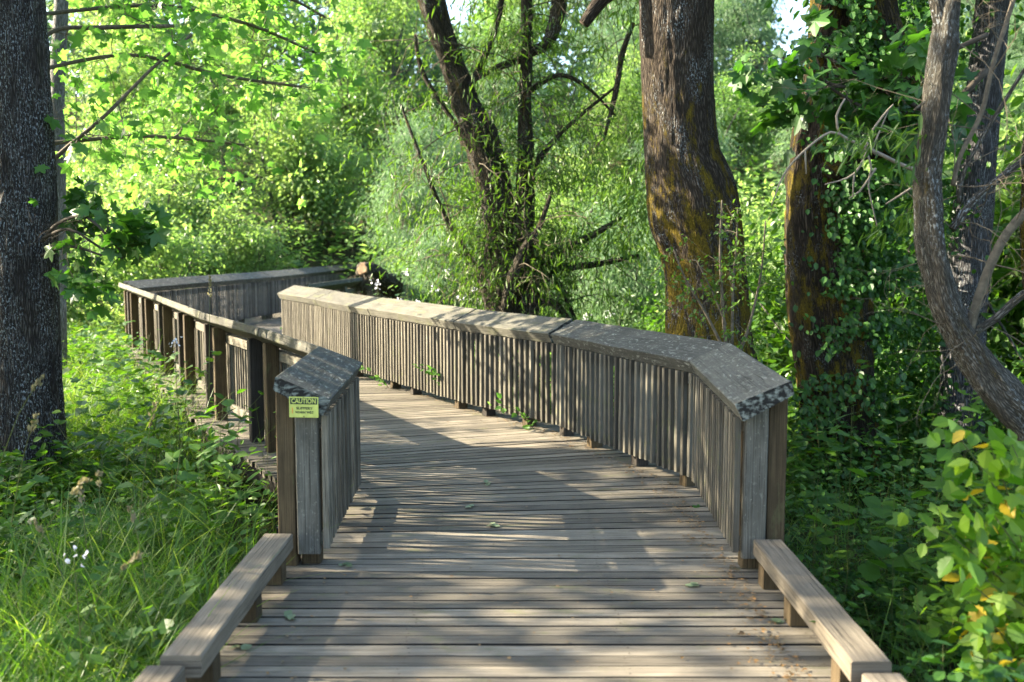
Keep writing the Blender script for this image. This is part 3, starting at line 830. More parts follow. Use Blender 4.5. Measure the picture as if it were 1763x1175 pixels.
# heavier spray by the top left
lv.obj('low_foliage', M['leaf_maple'], t1)

# dark maple bough hanging at (100-220, 360-450)
b2 = empty('maple_bough', (-4.1, 8.0, -.4)); tag(b2, 'dark leafy maple bough low on the right side of the left trunk', 'bough')
ob2 = Vector(b2.location); st = []
for pth in ([(70, 420, 4, 8.5), (100, 385, 3, 8.2), (150, 375, 2.5, 8.0), (205, 430, 2, 8.0)], [(75, 410, 3, 8.4), (120, 395, 2.5, 8.1), (170, 425, 2, 8.1), (212, 445, 2, 8.1)],
            [(72, 440, 3, 8.4), (120, 425, 2.5, 8.1), (175, 440, 2, 8.0)]):
    q, r = limb(b2, ob2, pth, 8, 'twig_dark', 'branch', 6, 0.05)
    st += q[-6:]
tips = [t for t in twigs(b2, 'twig_dark', st, 26, .36, .004, seed=9, up=0) if (t[0].x - 4.1) / (t[0].y + 8) * 1650 + 881 > 125]
lv = Leaves(); leaves_on(lv, tips[:230], T_MAPLE, 1, .12, .07, .3); lv.obj('foliage', M['leaf_dark'], b2)

# T4: mossy big trunk right of centre
t4, o4 = hand_tree('mossy_tree', 'big upright trunk with golden moss behind the right railing', 'tree',
    [(1226, 720, 96), (1224, 660, 82), (1220, 600, 71), (1217, 520, 67), (1213, 460, 67), (1206, 410, 71), (1197, 370, 76), (1188, 325, 72), (1175, 270, 62), (1169, 200, 58),
     (1166, 100, 59), (1165, 0, 61), (1165, -120, 60), (1150, -330, 52), (1190, -600, 40)],
    9.6, 'bark_oak', n=150, rough=0.06, ridge=0.012, step=0.035)
limb(t4, o4, [(1120, -60, 22), (1075, -35, 16), (1035, 0, 13), (1005, 42, 9)], 9.5, 'bark_oak')
lv = Leaves()
cc = blob_crown(lv, T_OVAL, (0.6, 0.5, 8.3), (4.4, 4.0, 2.4), 110, 70, 0.5, 0.13, shell=0.2)
lv.obj('crown', M['leaf_mid'], t4)
mb = MB()
for c_ in cc[::6]:
    q, r = spline([Vector((-.2, 0, 5.5)), Vector((-.2, 0, 5.5)).lerp(Vector(c_), .5) + Vector((0, 0, .4)), Vector(c_)], [.11, .06, .015], .4)
    mb.tube(q, r, 6)
mb.obj('limbs', M['bark_oak'], t4, True)

# T5: dark ivy-grown trunk
t5, o5 = hand_tree('ivy_tree', 'dark mossy trunk wrapped in leafy vines at the right', 'tree',
    [(1462, 900, 92), (1455, 820, 72), (1445, 720, 64), (1435, 620, 66), (1428, 540, 70), (1420, 450, 64), (1412, 370, 58), (1412, 280, 50), (1422, 180, 44), (1438, 60, 42), (1450, -80, 44), (1440, -350, 38), (1470, -600, 28)],
    9.9, 'bark_ivy', n=110, rough=0.10, ridge=0.016, step=0.045)
limb(t5, o5, [(1448, -180, 40), (1480, -60, 38), (1515, 60, 36), (1560, 150, 28), (1590, 220, 20), (1600, 290, 12)], 9.6, 'bark_ivy', 'limb', 40, .18)
limb(t5, o5, [(1430, 300, 24), (1480, 262, 16), (1530, 262, 12), (1590, 262, 10)], 9.4, 'bark_ivy', 'limb', 20, .2)
lv = Leaves()
cc = blob_crown(lv, T_OVAL, (1.6, 0.3, 7.8), (4.2, 4.0, 2.8), 120, 70, 0.5, 0.12, shell=0.2)
lv.obj('crown', M['leaf_dark'], t5)
# vines on it
lv = Leaves(); N = 17000
h_ = rng.random(N); 
py = -40 + 900 * h_; cxp = np.interp(py, [0, 200, 400, 600, 860], [1480, 1490, 1470, 1450, 1440]); wxp = np.interp(py, [0, 300, 600, 860], [70, 80, 90, 110])
keep = []; P = []
for i in range(N):
    px_ = cxp[i] + wxp[i] * rng.normal() * .6
    if px_ < 1418 and 120 < py[i] < 620 and rng.random() < .8: continue
    Y_ = 9.5 + abs(rng.normal()) * -.35 + rng.random() * .5
    nz = noise.noise(Vector((px_ * .02, py[i] * .02, 0)))
    if nz < -.14 or (py[i] > 570 and rng.random() < .6) or (px_ < 1450 and 300 < py[i] < 560 and rng.random() < .6): continue
    P.append(at(px_, py[i], Y_) - o5)
P = np.array([tuple(p) for p in P]); N = len(P)
ax, nm = leaf_dirs(N, np.tile([[0, -1., 0]], (N, 1)), .8); nm = unit(nm + np.array([-.3, -1., 0.2]))
N2 = 4200; yy2 = rng.uniform(120, 560, N2); xx2 = 1500 + 28 * rng.normal(size=N2)
P2 = np.array([tuple(at(a, b, 9.15 + .35 * rng.random()) - o5) for a, b in zip(xx2, yy2) if noise.noise(Vector((a * .03, b * .02, 9))) > -.1]); P = np.concatenate([P, P2]); N = len(P)
ax, nm = leaf_dirs(N, np.tile([[0, -1., 0]], (N, 1)), .8); nm = unit(nm + np.array([-.3, -1., 0.2]))
lv.add(T_OVAL, P, ax, nm, .062 * (.6 + .8 * rng.random(N)), None, 1.2)
N = 14000
px_ = rng.normal(1535, 62, N); py_ = rng.uniform(-60, 760, N); Yc = rng.uniform(9.9, 11.2, N)
P = [at(a, b, c) - o5 for a, b, c in zip(px_, py_, Yc) if noise.noise(Vector((a * .016, b * .016, 5))) > -.12]
P = np.array([tuple(p) for p in P]); ax, nm = leaf_dirs(len(P), rand_dir(len(P)), .8)
lv.add(T_OVAL, P, ax, nm, .075 * (.6 + .8 * rng.random(len(P))), None, 1.2)
lv.obj('vine_leaves', M['leaf_dark'], t5)

# T3: crooked willow in the centre
t3, o3 = hand_tree('willow_tree', 'crooked many-stemmed willow behind the middle of the railing', 'tree',
    [(880, 660, 62), (880, 590, 52), (874, 520, 44), (868, 460, 36), (864, 400, 30), (858, 340, 27), (838, 270, 30), (815, 215, 27), (796, 160, 21), (775, 100, 19), (752, 40, 21), (738, -20, 22), (720, -160, 18), (700, -400, 12)],
    13.5, 'bark_willow', n=60, rough=0.28, ridge=0.012, step=0.06)
wq = []
WL = [[(888, 640, 40), (898, 560, 32), (903, 480, 24), (904, 400, 17), (905, 300, 15), (904, 200, 12), (908, 80, 10), (905, -60, 9), (900, -300, 6)],
      [(905, 130, 9), (908, 92, 9), (935, 82, 9), (952, 55, 12), (962, 10, 14), (968, -60, 14), (975, -300, 10)],
      [(906, 100, 6), (870, 112, 6), (845, 122, 5), (815, 140, 3)],
      [(868, 560, 9, 13.0), (876, 500, 10, 12.9), (893, 450, 9, 12.9), (910, 415, 7, 12.9), (928, 392, 5, 12.9), (950, 330, 3, 12.9)],
      [(825, 480, 6), (832, 450, 5), (850, 420, 5), (868, 370, 4), (866, 330, 3)],
      [(890, 520, 11), (925, 470, 10), (970, 430, 8), (1015, 408, 6), (1070, 375, 3)],
      [(905, 480, 8), (960, 462, 7), (1030, 455, 5), (1100, 440, 3)],
      [(866, 440, 6), (840, 330, 5), (800, 240, 4), (730, 130, 4), (715, 60, 3)],
      [(900, 330, 6), (925, 280, 6), (960, 235, 4), (1010, 190, 3), (1060, 150, 2)],
      [(1090, 40, 4), (1070, 100, 5), (1060, 160, 5), (1040, 240, 2)],
      [(880, 560, 9), (945, 520, 7), (985, 560, 5), (1010, 600, 4)],
      [(870, 500, 8), (950, 480, 6), (985, 540, 4), (1000, 590, 3)],
      [(860, 520, 5), (800, 430, 4), (760, 360, 4), (720, 260, 3), (690, 180, 2)],
      [(908, 160, 5), (960, 130, 4), (1010, 150, 3), (1060, 200, 2)],
      [(800, 170, 6), (850, 60, 5), (870, -40, 4)]]
for pth in WL:
    q, r = limb(t3, o3, pth, 13.4, 'bark_willow', 'branch', 12, .2); wq += q
wq = [q for q in wq]
tips = twigs(t3, 'twig', wq, 190, .9, .010, seed=21, droop=.5, up=.1, sub=2)
lv = Leaves(); rs_.shuffle(tips)
lowt = [t for t in tips if t[0].z > .4]
leaves_on(lv, lowt[:2100], T_LANCE, 4, .115, .12, 1.1)
sh = twigs(t3, 'twig', [q for q in wq if .3 < q.z < 4.5 and abs(q.x) < .8], 120, .55, .007, 'shoots', droop=-.2, seed=77, up=.9, sub=1)
leaves_on(lv, sh, T_LANCE, 2, .12, .05, .5, rlo=.2)
cw = blob_crown(lv, T_LANCE, (.1, .7, 3.6), (2.6, 1.0, 2.4), 30, 50, .28, .13, 1.1, shell=.3, droop=1.2)
cw = blob_crown(lv, T_LANCE, (1.7, -.2, 2.5), (1.3, 1.0, 1.2), 45, 50, .24, .13, 1.1, shell=.3, droop=1.2, rlo=.4)
blob_crown(lv, T_LANCE, (.2, .3, 7.5), (3.6, 2.6, 2.2), 90, 80, .5, .15, 1.2, shell=.2, droop=1.0)
lv.obj('foliage', M['leaf_willow'], t3)

# T6: crooked lichen-covered small tree, right foreground
t6, o6 = hand_tree('lichen_tree', 'slender crooked trunk shaggy with pale lichen at right foreground', 'tree',
    [(1880, 960, 48), (1835, 860, 42), (1775, 745, 34), (1715, 670, 30), (1668, 600, 27), (1632, 530, 25), (1612, 460, 22), (1603, 390, 21), (1597, 310, 20), (1606, 230, 20), (1614, 150, 21), (1626, 70, 20), (1632, 20, 17), (1650, -60, 10), (1665, -200, 7)],
    5.2, 'bark_lichen', n=56, rough=0.34, ridge=0.006, step=0.03)
tw = []
for pth in ([(1626, 60, 13), (1614, 15, 12), (1604, -60, 11), (1590, -250, 7)],
            [(1640, 395, 7), (1672, 350, 6.5), (1718, 310, 6), (1790, 255, 6)],
            [(1668, 575, 8), (1682, 520, 8), (1706, 455, 8), (1735, 400, 8), (1790, 340, 8)],
            [(1672, 575, 7), (1715, 548, 7), (1760, 508, 7), (1830, 470, 6)],
            [(1640, 320, 4), (1655, 265, 4), (1690, 195, 4), (1710, 110, 4), (1745, 0, 4), (1760, -60, 3)],
            [(1650, 350, 4), (1662, 290, 3.5), (1720, 190, 3.5), (1790, 80, 3)],
            [(1612, 150, 3), (1592, 175, 2.6), (1574, 190, 2)]):
    q, r = limb(t6, o6, pth, 5.2, 'twig' if len(pth) > 4 else 'bark_lichen', 'branch', 10, .1, .05); tw += q
# lichen tufts on the trunk
lv = Leaves(); P = []
for (px_, py_, r_) in [(1668, 600, 27), (1632, 530, 25), (1612, 460, 22), (1603, 390, 21), (1597, 310, 20), (1606, 230, 20), (1614, 150, 21), (1700, 650, 30)]:
    for _ in range(260):
        a_ = rng.random() * 6.28
        P.append(at(px_ + rng.normal() * 9 + math.cos(a_) * r_ * .9, py_ + rng.uniform(-42, 42), 5.2 - .05 * rng.random()) - o6)
P = np.array([tuple(p) for p in P]); N = len(P)
lv.ribbons(P, rand_dir(N) + np.array([-.4, -.5, -.3]), .022 + .02 * rng.random(N), .0022, rand_dir(N) * .3, seg=2)
M['usnea'] = leaf('pale_lichen_tufts', [(0.15, 0.15, 0.10), (0.26, 0.26, 0.18)], (1, 1, 1), .3)
lv.obj('lichen_tufts', M['usnea'], t6)
tips = twigs(t6, 'twig', tw, 34, .50, .004, seed=5, up=.5)
lv = Leaves(); leaves_on(lv, tips[:160], T_LANCE, 2, .10, .04, .7); lv.obj('foliage', M['leaf_willow'], t6)

# dead pale twigs reaching left from the lichen tree
dt = empty('dead_bough', at(1590, 310, 5.6)); tag(dt, 'pale leafless forked bough in front of the vine-covered trunk', 'bough')
od = Vector(dt.location)
for pth in ([(1596, 300, 4), (1555, 285, 3.4), (1508, 262, 3), (1460, 240, 2.6), (1430, 228, 2.4), (1385, 260, 2), (1350, 300, 1.6), (1328, 355, 1)],
            [(1512, 268, 2.6), (1492, 245, 2.2), (1520, 200, 2), (1538, 180, 1)], [(1500, 245, 2.4), (1470, 300, 2), (1420, 318, 1)], [(1490, 255, 2), (1500, 290, 2), (1495, 320, 1.6), (1510, 390, 1)],
            [(1445, 230, 2.4), (1440, 200, 2.2), (1455, 170, 1.4)], [(1470, 300, 2), (1468, 340, 1)], [(1500, 262, 2), (1515, 225, 1.5), (1530, 190, 1)],
            [(1596, 300, 3), (1575, 320, 2.4), (1525, 352, 1.2)], [(1508, 290, 2), (1480, 330, 1.6), (1462, 342, 1)], [(1386, 258, 2), (1388, 300, 1.2)]):
    limb(dt, od, pth, 5.6, 'twig_pale', 'twig', 6, .2, .04)

# T7, T8 and the pale trunk behind the left one
t7, o7 = hand_tree('grey_tree', 'pale grey trunk standing behind the lichen tree', 'tree',
    [(1650, 930, 58), (1652, 850, 42), (1655, 700, 36), (1664, 500, 33), (1680, 300, 30), (1700, 100, 26), (1720, -100, 24), (1760, -400, 20)], 10.5, 'bark_grey', n=80, rough=.06, ridge=.012, step=.06)
t8, o8 = hand_tree('orange_tree', 'sunlit orange brown trunk cut by the right edge of the photo', 'tree',
    [(1810, 760, 36), (1805, 600, 30), (1788, 450, 26), (1780, 300, 18), (1792, 150, 18), (1810, -100, 15)], 9.0, 'bark_oak', n=60, rough=.08, ridge=.01, step=.06)
t9, o9 = hand_tree('pale_tree', 'slim pale trunk just behind the big left trunk', 'tree',
    [(92, 640, 22), (96, 500, 17), (99, 350, 14), (98, 200, 12), (101, 100, 12), (108, -60, 11), (110, -300, 8)], 13.0, 'bark_pale', n=40, rough=.06, step=.15)
for rt, c_, rad_, sd_ in ((t7, (0.6, 0, 8.2), (2.6, 2.6, 2.6), .12), (t8, (1.2, 0, 6.5), (2.6, 2.6, 2.6), .12), (t9, (.3, 1, 9), (3, 2.5, 3), .12)):
    lv = Leaves(); blob_crown(lv, T_OVAL, c_, rad_, 60, 60, .45, sd_, shell=.2); lv.obj('crown', M['leaf_mid'], rt)

# dark maple bough top right (1330-1600, 60-220)
b3 = empty('maple_bough', at(1640, 60, 7.4)); tag(b3, 'dark broad-leaved maple bough hanging across the vine-covered trunk', 'bough')
ob3 = Vector(b3.location); st = []
for pth in ([(1700, 120, 6), (1620, 190, 5), (1540, 165, 4), (1460, 120, 3), (1390, 80, 2)], [(1700, 60, 5), (1560, 120, 4), (1450, 150, 3), (1340, 95, 2)], [(1620, 190, 4), (1500, 190, 3), (1400, 130, 2)]):
    q, r = limb(b3, ob3, pth, 7.4, 'twig_dark', 'branch', 6, .1); st += q[4:]
tips = twigs(b3, 'twig_dark', st, 34, .32, .005, seed=14, up=0, droop=.3); rs_.shuffle(tips)
lv = Leaves(); leaves_on(lv, tips[:420], T_MAPLE, 1, .13, .05, .35); lv.obj('foliage', M['leaf_dark'], b3)

# ------------------------------------------------------------------ background trees and shrubs
def proto_tree(name, seed, h, rx, tmpl, size, mat, bmat, ncl, per, clump=.42, low=.12, width=1.0, droop=.5, stems=1):
    global rng
    rs = random.Random(seed)
    root = empty(name)
    mb = MB(); lv = Leaves()
    for s_ in range(stems):
        lean = Vector((rs.gauss(0, .12), rs.gauss(0, .12), 1)); b0 = Vector((rs.gauss(0, .25), rs.gauss(0, .25), -.4)) if stems > 1 else Vector((0, 0, -.4))
        pts = [b0]
        for k in range(1, 7): pts.append(b0 + lean * (h * .9 * k / 6) + Vector((rs.gauss(0, .15), rs.gauss(0, .15), 0)) * k * .4)
        q, r = spline(pts, [h * .018 * (1 - .13 * k) / stems ** .5 for k in range(7)], .3)
        mb.tube(q, r, 10, rough=.15)
    cc = blob_crown(lv, tmpl, (0, 0, h * (.5 + low / 2)), (rx, rx, h * (.5 - low / 2)), ncl, per, clump, size, width, shell=.25, droop=droop)
    for c_ in cc[::4]:
        z0 = max(.3, c_[2] * .6); s0 = pts[min(6, max(1, int(z0 / (h * .9) * 6)))]
        mid = (Vector(c_) + s0) / 2 + Vector((rs.gauss(0, .3), rs.gauss(0, .3), rs.gauss(0, .3)))
        q, r = spline([s0, mid, Vector(c_)], [h * .005, h * .003, .008], .5); mb.tube(q, r, 5, cap=False)
    mb.obj('trunk', M[bmat], root, True); lv.obj('crown', M[mat], root)
    return root
protos = [proto_tree('broadleaf_tree', 1, 7, 2.0, T_DIAMOND, .13, 'leaf_far', 'bark_far', 120, 110, .36, .0),
          proto_tree('broadleaf_tree', 2, 7.5, 2.1, T_OVAL, .12, 'leaf_sun', 'bark_far', 120, 110, .38, .02, stems=2),
          proto_tree('pale_willow', 3, 7, 2.1, T_LANCE, .18, 'leaf_blue', 'bark_far', 110, 110, .38, .0, 1.4, 1.1, stems=3)]
LAND = [(60, 'behind the big left trunk'), (120, 'showing right beside the big left trunk'), (200, 'left of the far railing corner'), (330, 'above the far corner post'), (450, 'above the first cap joint of the far railing'),
        (560, 'above the second cap joint of the far railing'), (680, 'above the upturned log'), (800, 'left of the crooked willow'), (930, 'straight behind the crooked willow'),
        (1100, 'between the crooked willow and the mossy trunk'), (1250, 'behind the mossy trunk'), (1370, 'right of the mossy trunk'), (1480, 'behind the vine-covered trunk'),
        (1600, 'between the vine-covered trunk and the lichen tree'), (1700, 'behind the grey trunk'), (9999, 'at the far right edge')]
ROWS = [(23, .52, 3.6, 'low'), (27, .62, 3.9, 'middling'), (31.5, .72, 4.3, 'high-standing'), (36.5, .85, 5.0, 'distant'), (42.5, 1.0, 5.6, 'very distant'), (49, 1.15, 6.5, 'farthest')]
used = [False] * 3; seen_lb = {}; TP = []
for ri, (y0, sc0, dx, adj) in enumerate(ROWS):
    x = -.56 * y0 + random.uniform(0, 2)
    while x < .56 * y0 + 2:
        TP.append((x + random.uniform(-.5, .5), y0 + random.uniform(-1.3, 1.3), sc0 * random.uniform(.85, 1.12), ri, adj)); x += dx * random.uniform(.85, 1.15)
for (x, y, s_, ri, adj) in TP:
    px = W0 / 2 + x / y * FPX
    if ri == 0 and px < 800: continue                 # the walkway and a sunny clearing
    if ri == 1 and 380 < px < 640: continue
    if ri > 0 and px < 130: continue
    if px < -20: continue
    if 1290 < px < 1410 and ri > 1: continue          # white sky shows here
    kd = random.choice([0, 1, 1, 1]) if px < 650 else random.choice([0, 2, 2, 1])
    o = protos[kd] if not used[kd] else copy_tree(protos[kd]); used[kd] = True
    o.location = (x, y, ground_z(x, y)); o.rotation_euler.z = random.uniform(0, 6.28); o.scale = (s_, s_, s_ * random.uniform(.9, 1.08))
    where = [w for lim, w in LAND if px < lim][0]
    kind_ = ('pale grey-green willow ' if kd == 2 else ('yellow-green leafy tree ' if kd == 1 else 'deep green leafy tree '))
    lb = adj + ' ' + kind_ + where
    if lb in seen_lb: seen_lb[lb] += 1; lb += ['', ', the one standing further right', ', the one at its outer right'][min(2, seen_lb[lb] - 1)]
    else: seen_lb[lb] = 1
    o['label'] = lb; o['category'] = 'tree'; o['group'] = 'trees of the wood behind the boardwalk'
# shrubs
sprotos = [proto_tree('leafy_shrub', 11, 3.0, 1.35, T_OVAL, .095, 'leaf_sun', 'bark_far', 80, 105, .27, .0, stems=3),
           proto_tree('leafy_shrub', 12, 3.6, 1.3, T_LANCE, .13, 'leaf_blue', 'bark_far', 90, 110, .28, .0, 1.3, .9, stems=4),
           proto_tree('leafy_shrub', 13, 2.4, 1.2, T_OVAL, .085, 'leaf_mid', 'bark_far', 80, 110, .24, .0, stems=3)]
SHR = [(-9.6, 19.5, 1.0, 0, 'bright bush behind the far left corner post'), (-8.4, 22.0, 1.1, 0, 'yellow-green bush behind the first cap joint of the far railing'),
 (-7.2, 26.0, .95, 0, 'bush behind the second cap joint of the far railing'), (-11.6, 20.5, .8, 0, 'bush at the end of the grass left of the far corner'),
 (-10.4, 29, 1.3, 0, 'tall yellow-green bush left above the far railing'), (-1.9, 25.5, .9, 0, 'bush behind the upturned log'), (-1.4, 20.5, .75, 1, 'pale willow bush left of the crooked willow'),
 (-1.5, 21.5, .7, 0, 'green bush right of the upturned log'), (2.0, 18.0, .85, 1, 'pale willow bush right of the crooked willow'), (3.2, 15.5, .8, 2, 'bush left of the mossy trunk'),
 (4.0, 19.0, 1.1, 0, 'tall bush behind the mossy trunk'), (4.3, 12.6, 1.3, 2, 'bush between the mossy trunk and the vine-covered trunk'), (5.9, 14.5, 1.5, 0, 'bush behind the vine-covered trunk'),
 (7.2, 12.2, 1.9, 2, 'dark bush between the vine-covered and grey trunks'), (8.8, 14.5, 1.7, 0, 'bush behind the grey trunk'), (5.3, 8.3, .72, 2, 'low dark bush at the foot of the grey trunk'),
 (9.4, 11.0, 1.9, 2, 'bush at the right edge behind the foreground shrub'), (-6.0, 31, 1.3, 0, 'sunlit bush far down the walkway'), (-12.6, 27.5, 1.5, 0, 'bush in the sunlit gap beside the left trunk')]
used = [False] * 3
for k, (x, y, s_, kd, lb) in enumerate(SHR):
    o = sprotos[kd] if not used[kd] else copy_tree(sprotos[kd]); used[kd] = True
    o.location = (x, y, ground_z(x, y) + .1); o.rotation_euler.z = random.uniform(0, 6.28); o.scale = (s_, s_, s_ * random.uniform(.9, 1.1))
    o['label'] = lb; o['category'] = 'shrub'; o['group'] = 'bushes under the trees'
# shade trees to the left, beyond the frame
SH = [(-9.4, -0.6, .85, 0), (-10.5, 6.6, 1.0, 0), (-13, 1.0, 1.1, 0), (-11.5, 9.6, .9, 0)]
shp = proto_tree('broadleaf_tree', 31, 7.5, 2.5, T_OVAL, .14, 'leaf_mid', 'bark_far', 52, 95, .30, .12)
for k, (x, y, s_, kd) in enumerate(SH):
    o = shp if k == 0 else copy_tree(shp); o.location = (x, y, ground_z(x, y) + .4); o.rotation_euler.z = k * 1.3; o.scale = (s_, s_, s_)
    o['label'] = 'leafy tree standing out of view to the left of the boardwalk'; o['category'] = 'tree'; o['group'] = 'trees out of view on the left'
# far wood
lv = Leaves()
N = 90000
xx = rng.uniform(-70, 70, N); yy = 60 + rng.uniform(0, 14, N) - np.abs(xx) * .1
top = 15 + 5 * np.sin(xx * .35) + 3 * np.sin(xx * .9 + 1) + 3
zz = 8 + rng.random(N) * (top - 4)
P = np.stack([xx, yy, zz], 1)
P = P[(np.abs(xx / yy - .285) > .022) | (zz < 14)]; N = len(P)   # a gap where the sky shows
ax, nm = leaf_dirs(N, rand_dir(N), .4); lv.add(T_DIAMOND, P, ax, nm, .5 * (.6 + .8 * rng.random(N)), None, 1.5)
tag(lv.obj('far_woodland', M['leaf_blue']), 'hazy green wood filling the distance', 'woodland', kind='stuff')

# ------------------------------------------------------------------ ground vegetation
def on_deck(x, y, m=0.0):
    """True when x, y lies on the deck"""
    x = np.asarray(x); y = np.asarray(y)
    ya = [p[0][1] for p in DECK]; xa = [p[0][0] for p in DECK]; yb = [p[1][1] for p in DECK]; xb = [p[1][0] for p in DECK]
    return (x > np.interp(y, ya, xa) - m) & (x < np.interp(y, yb, xb) + m)
def scatter(n, x0, x1, y0, y1, m=.05, dens=None, seedn=0.0, bias=1.0):
    x = rng.uniform(x0, x1, n); y = y0 + (y1 - y0) * rng.random(n) ** bias
    k = ~on_deck(x, y, m)
    # only inside the picture's cone, with a margin
    k &= (np.abs(x) < .62 * y + 1.6)
    x, y = x[k], y[k]
    if dens is not None:
        nz = np.array([noise.noise(Vector((a * dens, b * dens, seedn))) for a, b in zip(x, y)])
        k = nz > rng.uniform(-.5, .35, len(x)); x, y = x[k], y[k]
    return x, y
def grass_patch(name, label, n, box, h, w, bias=1.0, dens=.8, seedn=0, mat='grass', m=.04):
    x, y = scatter(n, *box, m=m, dens=dens, seedn=seedn, bias=bias); N = len(x)
    P = np.stack([x, y, ground_zs(x, y)], 1)
    h = np.where((x < -3.0) & (x > -6.5) & (y > 5.0) & (y < 8.9), h * .55, h)
    az = rng.random(N) * 6.283; lean = .15 + .35 * rng.random(N)
    d = np.stack([np.cos(az) * lean, np.sin(az) * lean, np.ones(N)], 1)
    b = np.stack([np.cos(az), np.sin(az), -np.ones(N) * .55], 1) * (.15 + .55 * rng.random(N))[:, None]
    lv = Leaves(); lv.ribbons(P, d, h * (.45 + .75 * rng.random(N)), w * (.6 + .8 * rng.random(N)), b, seg=5)
    return tag(lv.obj(name, M[mat]), label, 'grass', kind='stuff')
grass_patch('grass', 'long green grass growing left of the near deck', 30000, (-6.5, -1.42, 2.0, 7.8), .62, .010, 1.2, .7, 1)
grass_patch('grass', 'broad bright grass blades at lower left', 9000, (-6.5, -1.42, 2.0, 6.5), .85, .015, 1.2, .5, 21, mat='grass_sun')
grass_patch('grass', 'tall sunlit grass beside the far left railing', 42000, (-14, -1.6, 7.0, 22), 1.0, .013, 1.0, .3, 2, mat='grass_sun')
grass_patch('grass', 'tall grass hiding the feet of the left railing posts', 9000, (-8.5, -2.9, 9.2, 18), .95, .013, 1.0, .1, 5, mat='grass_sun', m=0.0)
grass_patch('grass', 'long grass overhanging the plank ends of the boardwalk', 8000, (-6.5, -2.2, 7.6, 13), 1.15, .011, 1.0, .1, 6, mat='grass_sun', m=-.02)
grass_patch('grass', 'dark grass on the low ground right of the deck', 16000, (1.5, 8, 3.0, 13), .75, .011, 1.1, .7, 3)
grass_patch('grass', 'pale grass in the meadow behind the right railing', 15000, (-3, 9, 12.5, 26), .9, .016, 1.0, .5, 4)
def herbs(name, label, n, box, h, leafsize, per, tmpl, mat, dens=.6, seedn=0, bias=1.0, m=.05, spread=.10, width=1.3, hv=.6):
    x, y = scatter(n, *box, m=m, dens=dens, seedn=seedn, bias=bias); N = len(x)
    z = ground_zs(x, y); hh = h * (1 - hv + 2 * hv * rng.random(N) ** 1.3)
    hh = np.where((x < -2.6) & (x > -6.5) & (y > 4.6) & (y < 8.9), hh * .5, hh)
    az = rng.random(N) * 6.283; ln = .35 * rng.random(N)
    d = np.stack([np.cos(az) * ln, np.sin(az) * ln, np.ones(N)], 1)
    lv = Leaves(); P = np.stack([x, y, z], 1)
    lv.ribbons(P, d, hh, .005, np.zeros((N, 3)), seg=2, mi=1, tip=.4)
    idx = np.repeat(np.arange(N), per); t = .25 + .75 * rng.random(len(idx))
    Q = P[idx] + unit(d)[idx] * (hh[idx] * t)[:, None] + rng.normal(size=(len(idx), 3)) * spread * np.array([1, 1, .5])
    a2 = rng.random(len(idx)) * 6.283
    out = np.stack([np.cos(a2), np.sin(a2), .2 + .4 * rng.random(len(idx))], 1)
    nm = unit(np.array([0, 0, 1.]) + rand_dir(len(idx)) * .45)
    nz = np.array([noise.noise(Vector((a * .9, b * .9, seedn + 40.))) for a, b in zip(x, y)]) + rng.normal(size=N) * .16
    spec = np.digitize(nz, [-.18, .0, .16, .3])[idx]; shade = rng.random(N)[idx]
    for si, (tm, sm, wm, lo) in enumerate(((T_OVAL, .6, .9, .25), (tmpl, 1.0, 1.0, 0.), (T_SERR, 1.35, 1.0, .15), (T_MAPLE, 1.25, .85, .1), (T_LANCE, 1.5, 1.6, .3))):
        k = spec == si
        if k.sum(): lv.add(tm, Q[k], out[k], nm[k], sm * leafsize * (.45 + 1.1 * rng.random(k.sum())), np.clip(lo + .45 * rng.random(k.sum()) + .5 * shade[k] - .1, 0, 1), width * wm, 0)
    return tag(lv.obj(name, [M[mat], M['stem']]), label, 'undergrowth', kind='stuff')
herbs('undergrowth', 'low leafy weeds left of the near deck', 1150, (-6, -1.5, 2.2, 7.5), .42, .055, 13, T_SERR, 'leaf_mid', .5, 11, 1.2)
herbs('undergrowth', 'leafy weeds and brambles along the left railing', 6500, (-9, -1.7, 6.0, 17), .78, .07, 14, T_OVAL, 'leaf_mid', .45, 12)
herbs('undergrowth', 'dark leafy plants on the low ground right of the deck', 3400, (1.55, 8, 3.2, 12), .70, .044, 18, T_SERR, 'leaf_dark', .5, 13, 1.1)
herbs('undergrowth', 'tangled taller plants in the shade right of the deck', 1300, (1.9, 9, 4.8, 12), 1.1, .065, 18, T_LANCE, 'leaf_mid', .5, 17, 1.1, width=2.0)
herbs('undergrowth', 'green plants in the meadow behind the right railing', 5200, (-3.5, 10, 11.5, 26), .9, .085, 12, T_OVAL, 'leaf_far', .45, 14)
herbs('undergrowth', 'bushy plants along the far side of the walkway', 2600, (-16, -4, 17, 26), .60, .085, 13, T_OVAL, 'leaf_sun', .45, 15, m=.35)
herbs('undergrowth', 'sunlit thicket covering the bank beyond the boardwalk', 9000, (-30, 30, 25, 48), 1.3, .15, 12, T_OVAL, 'leaf_far', .3, 16, m=-9)

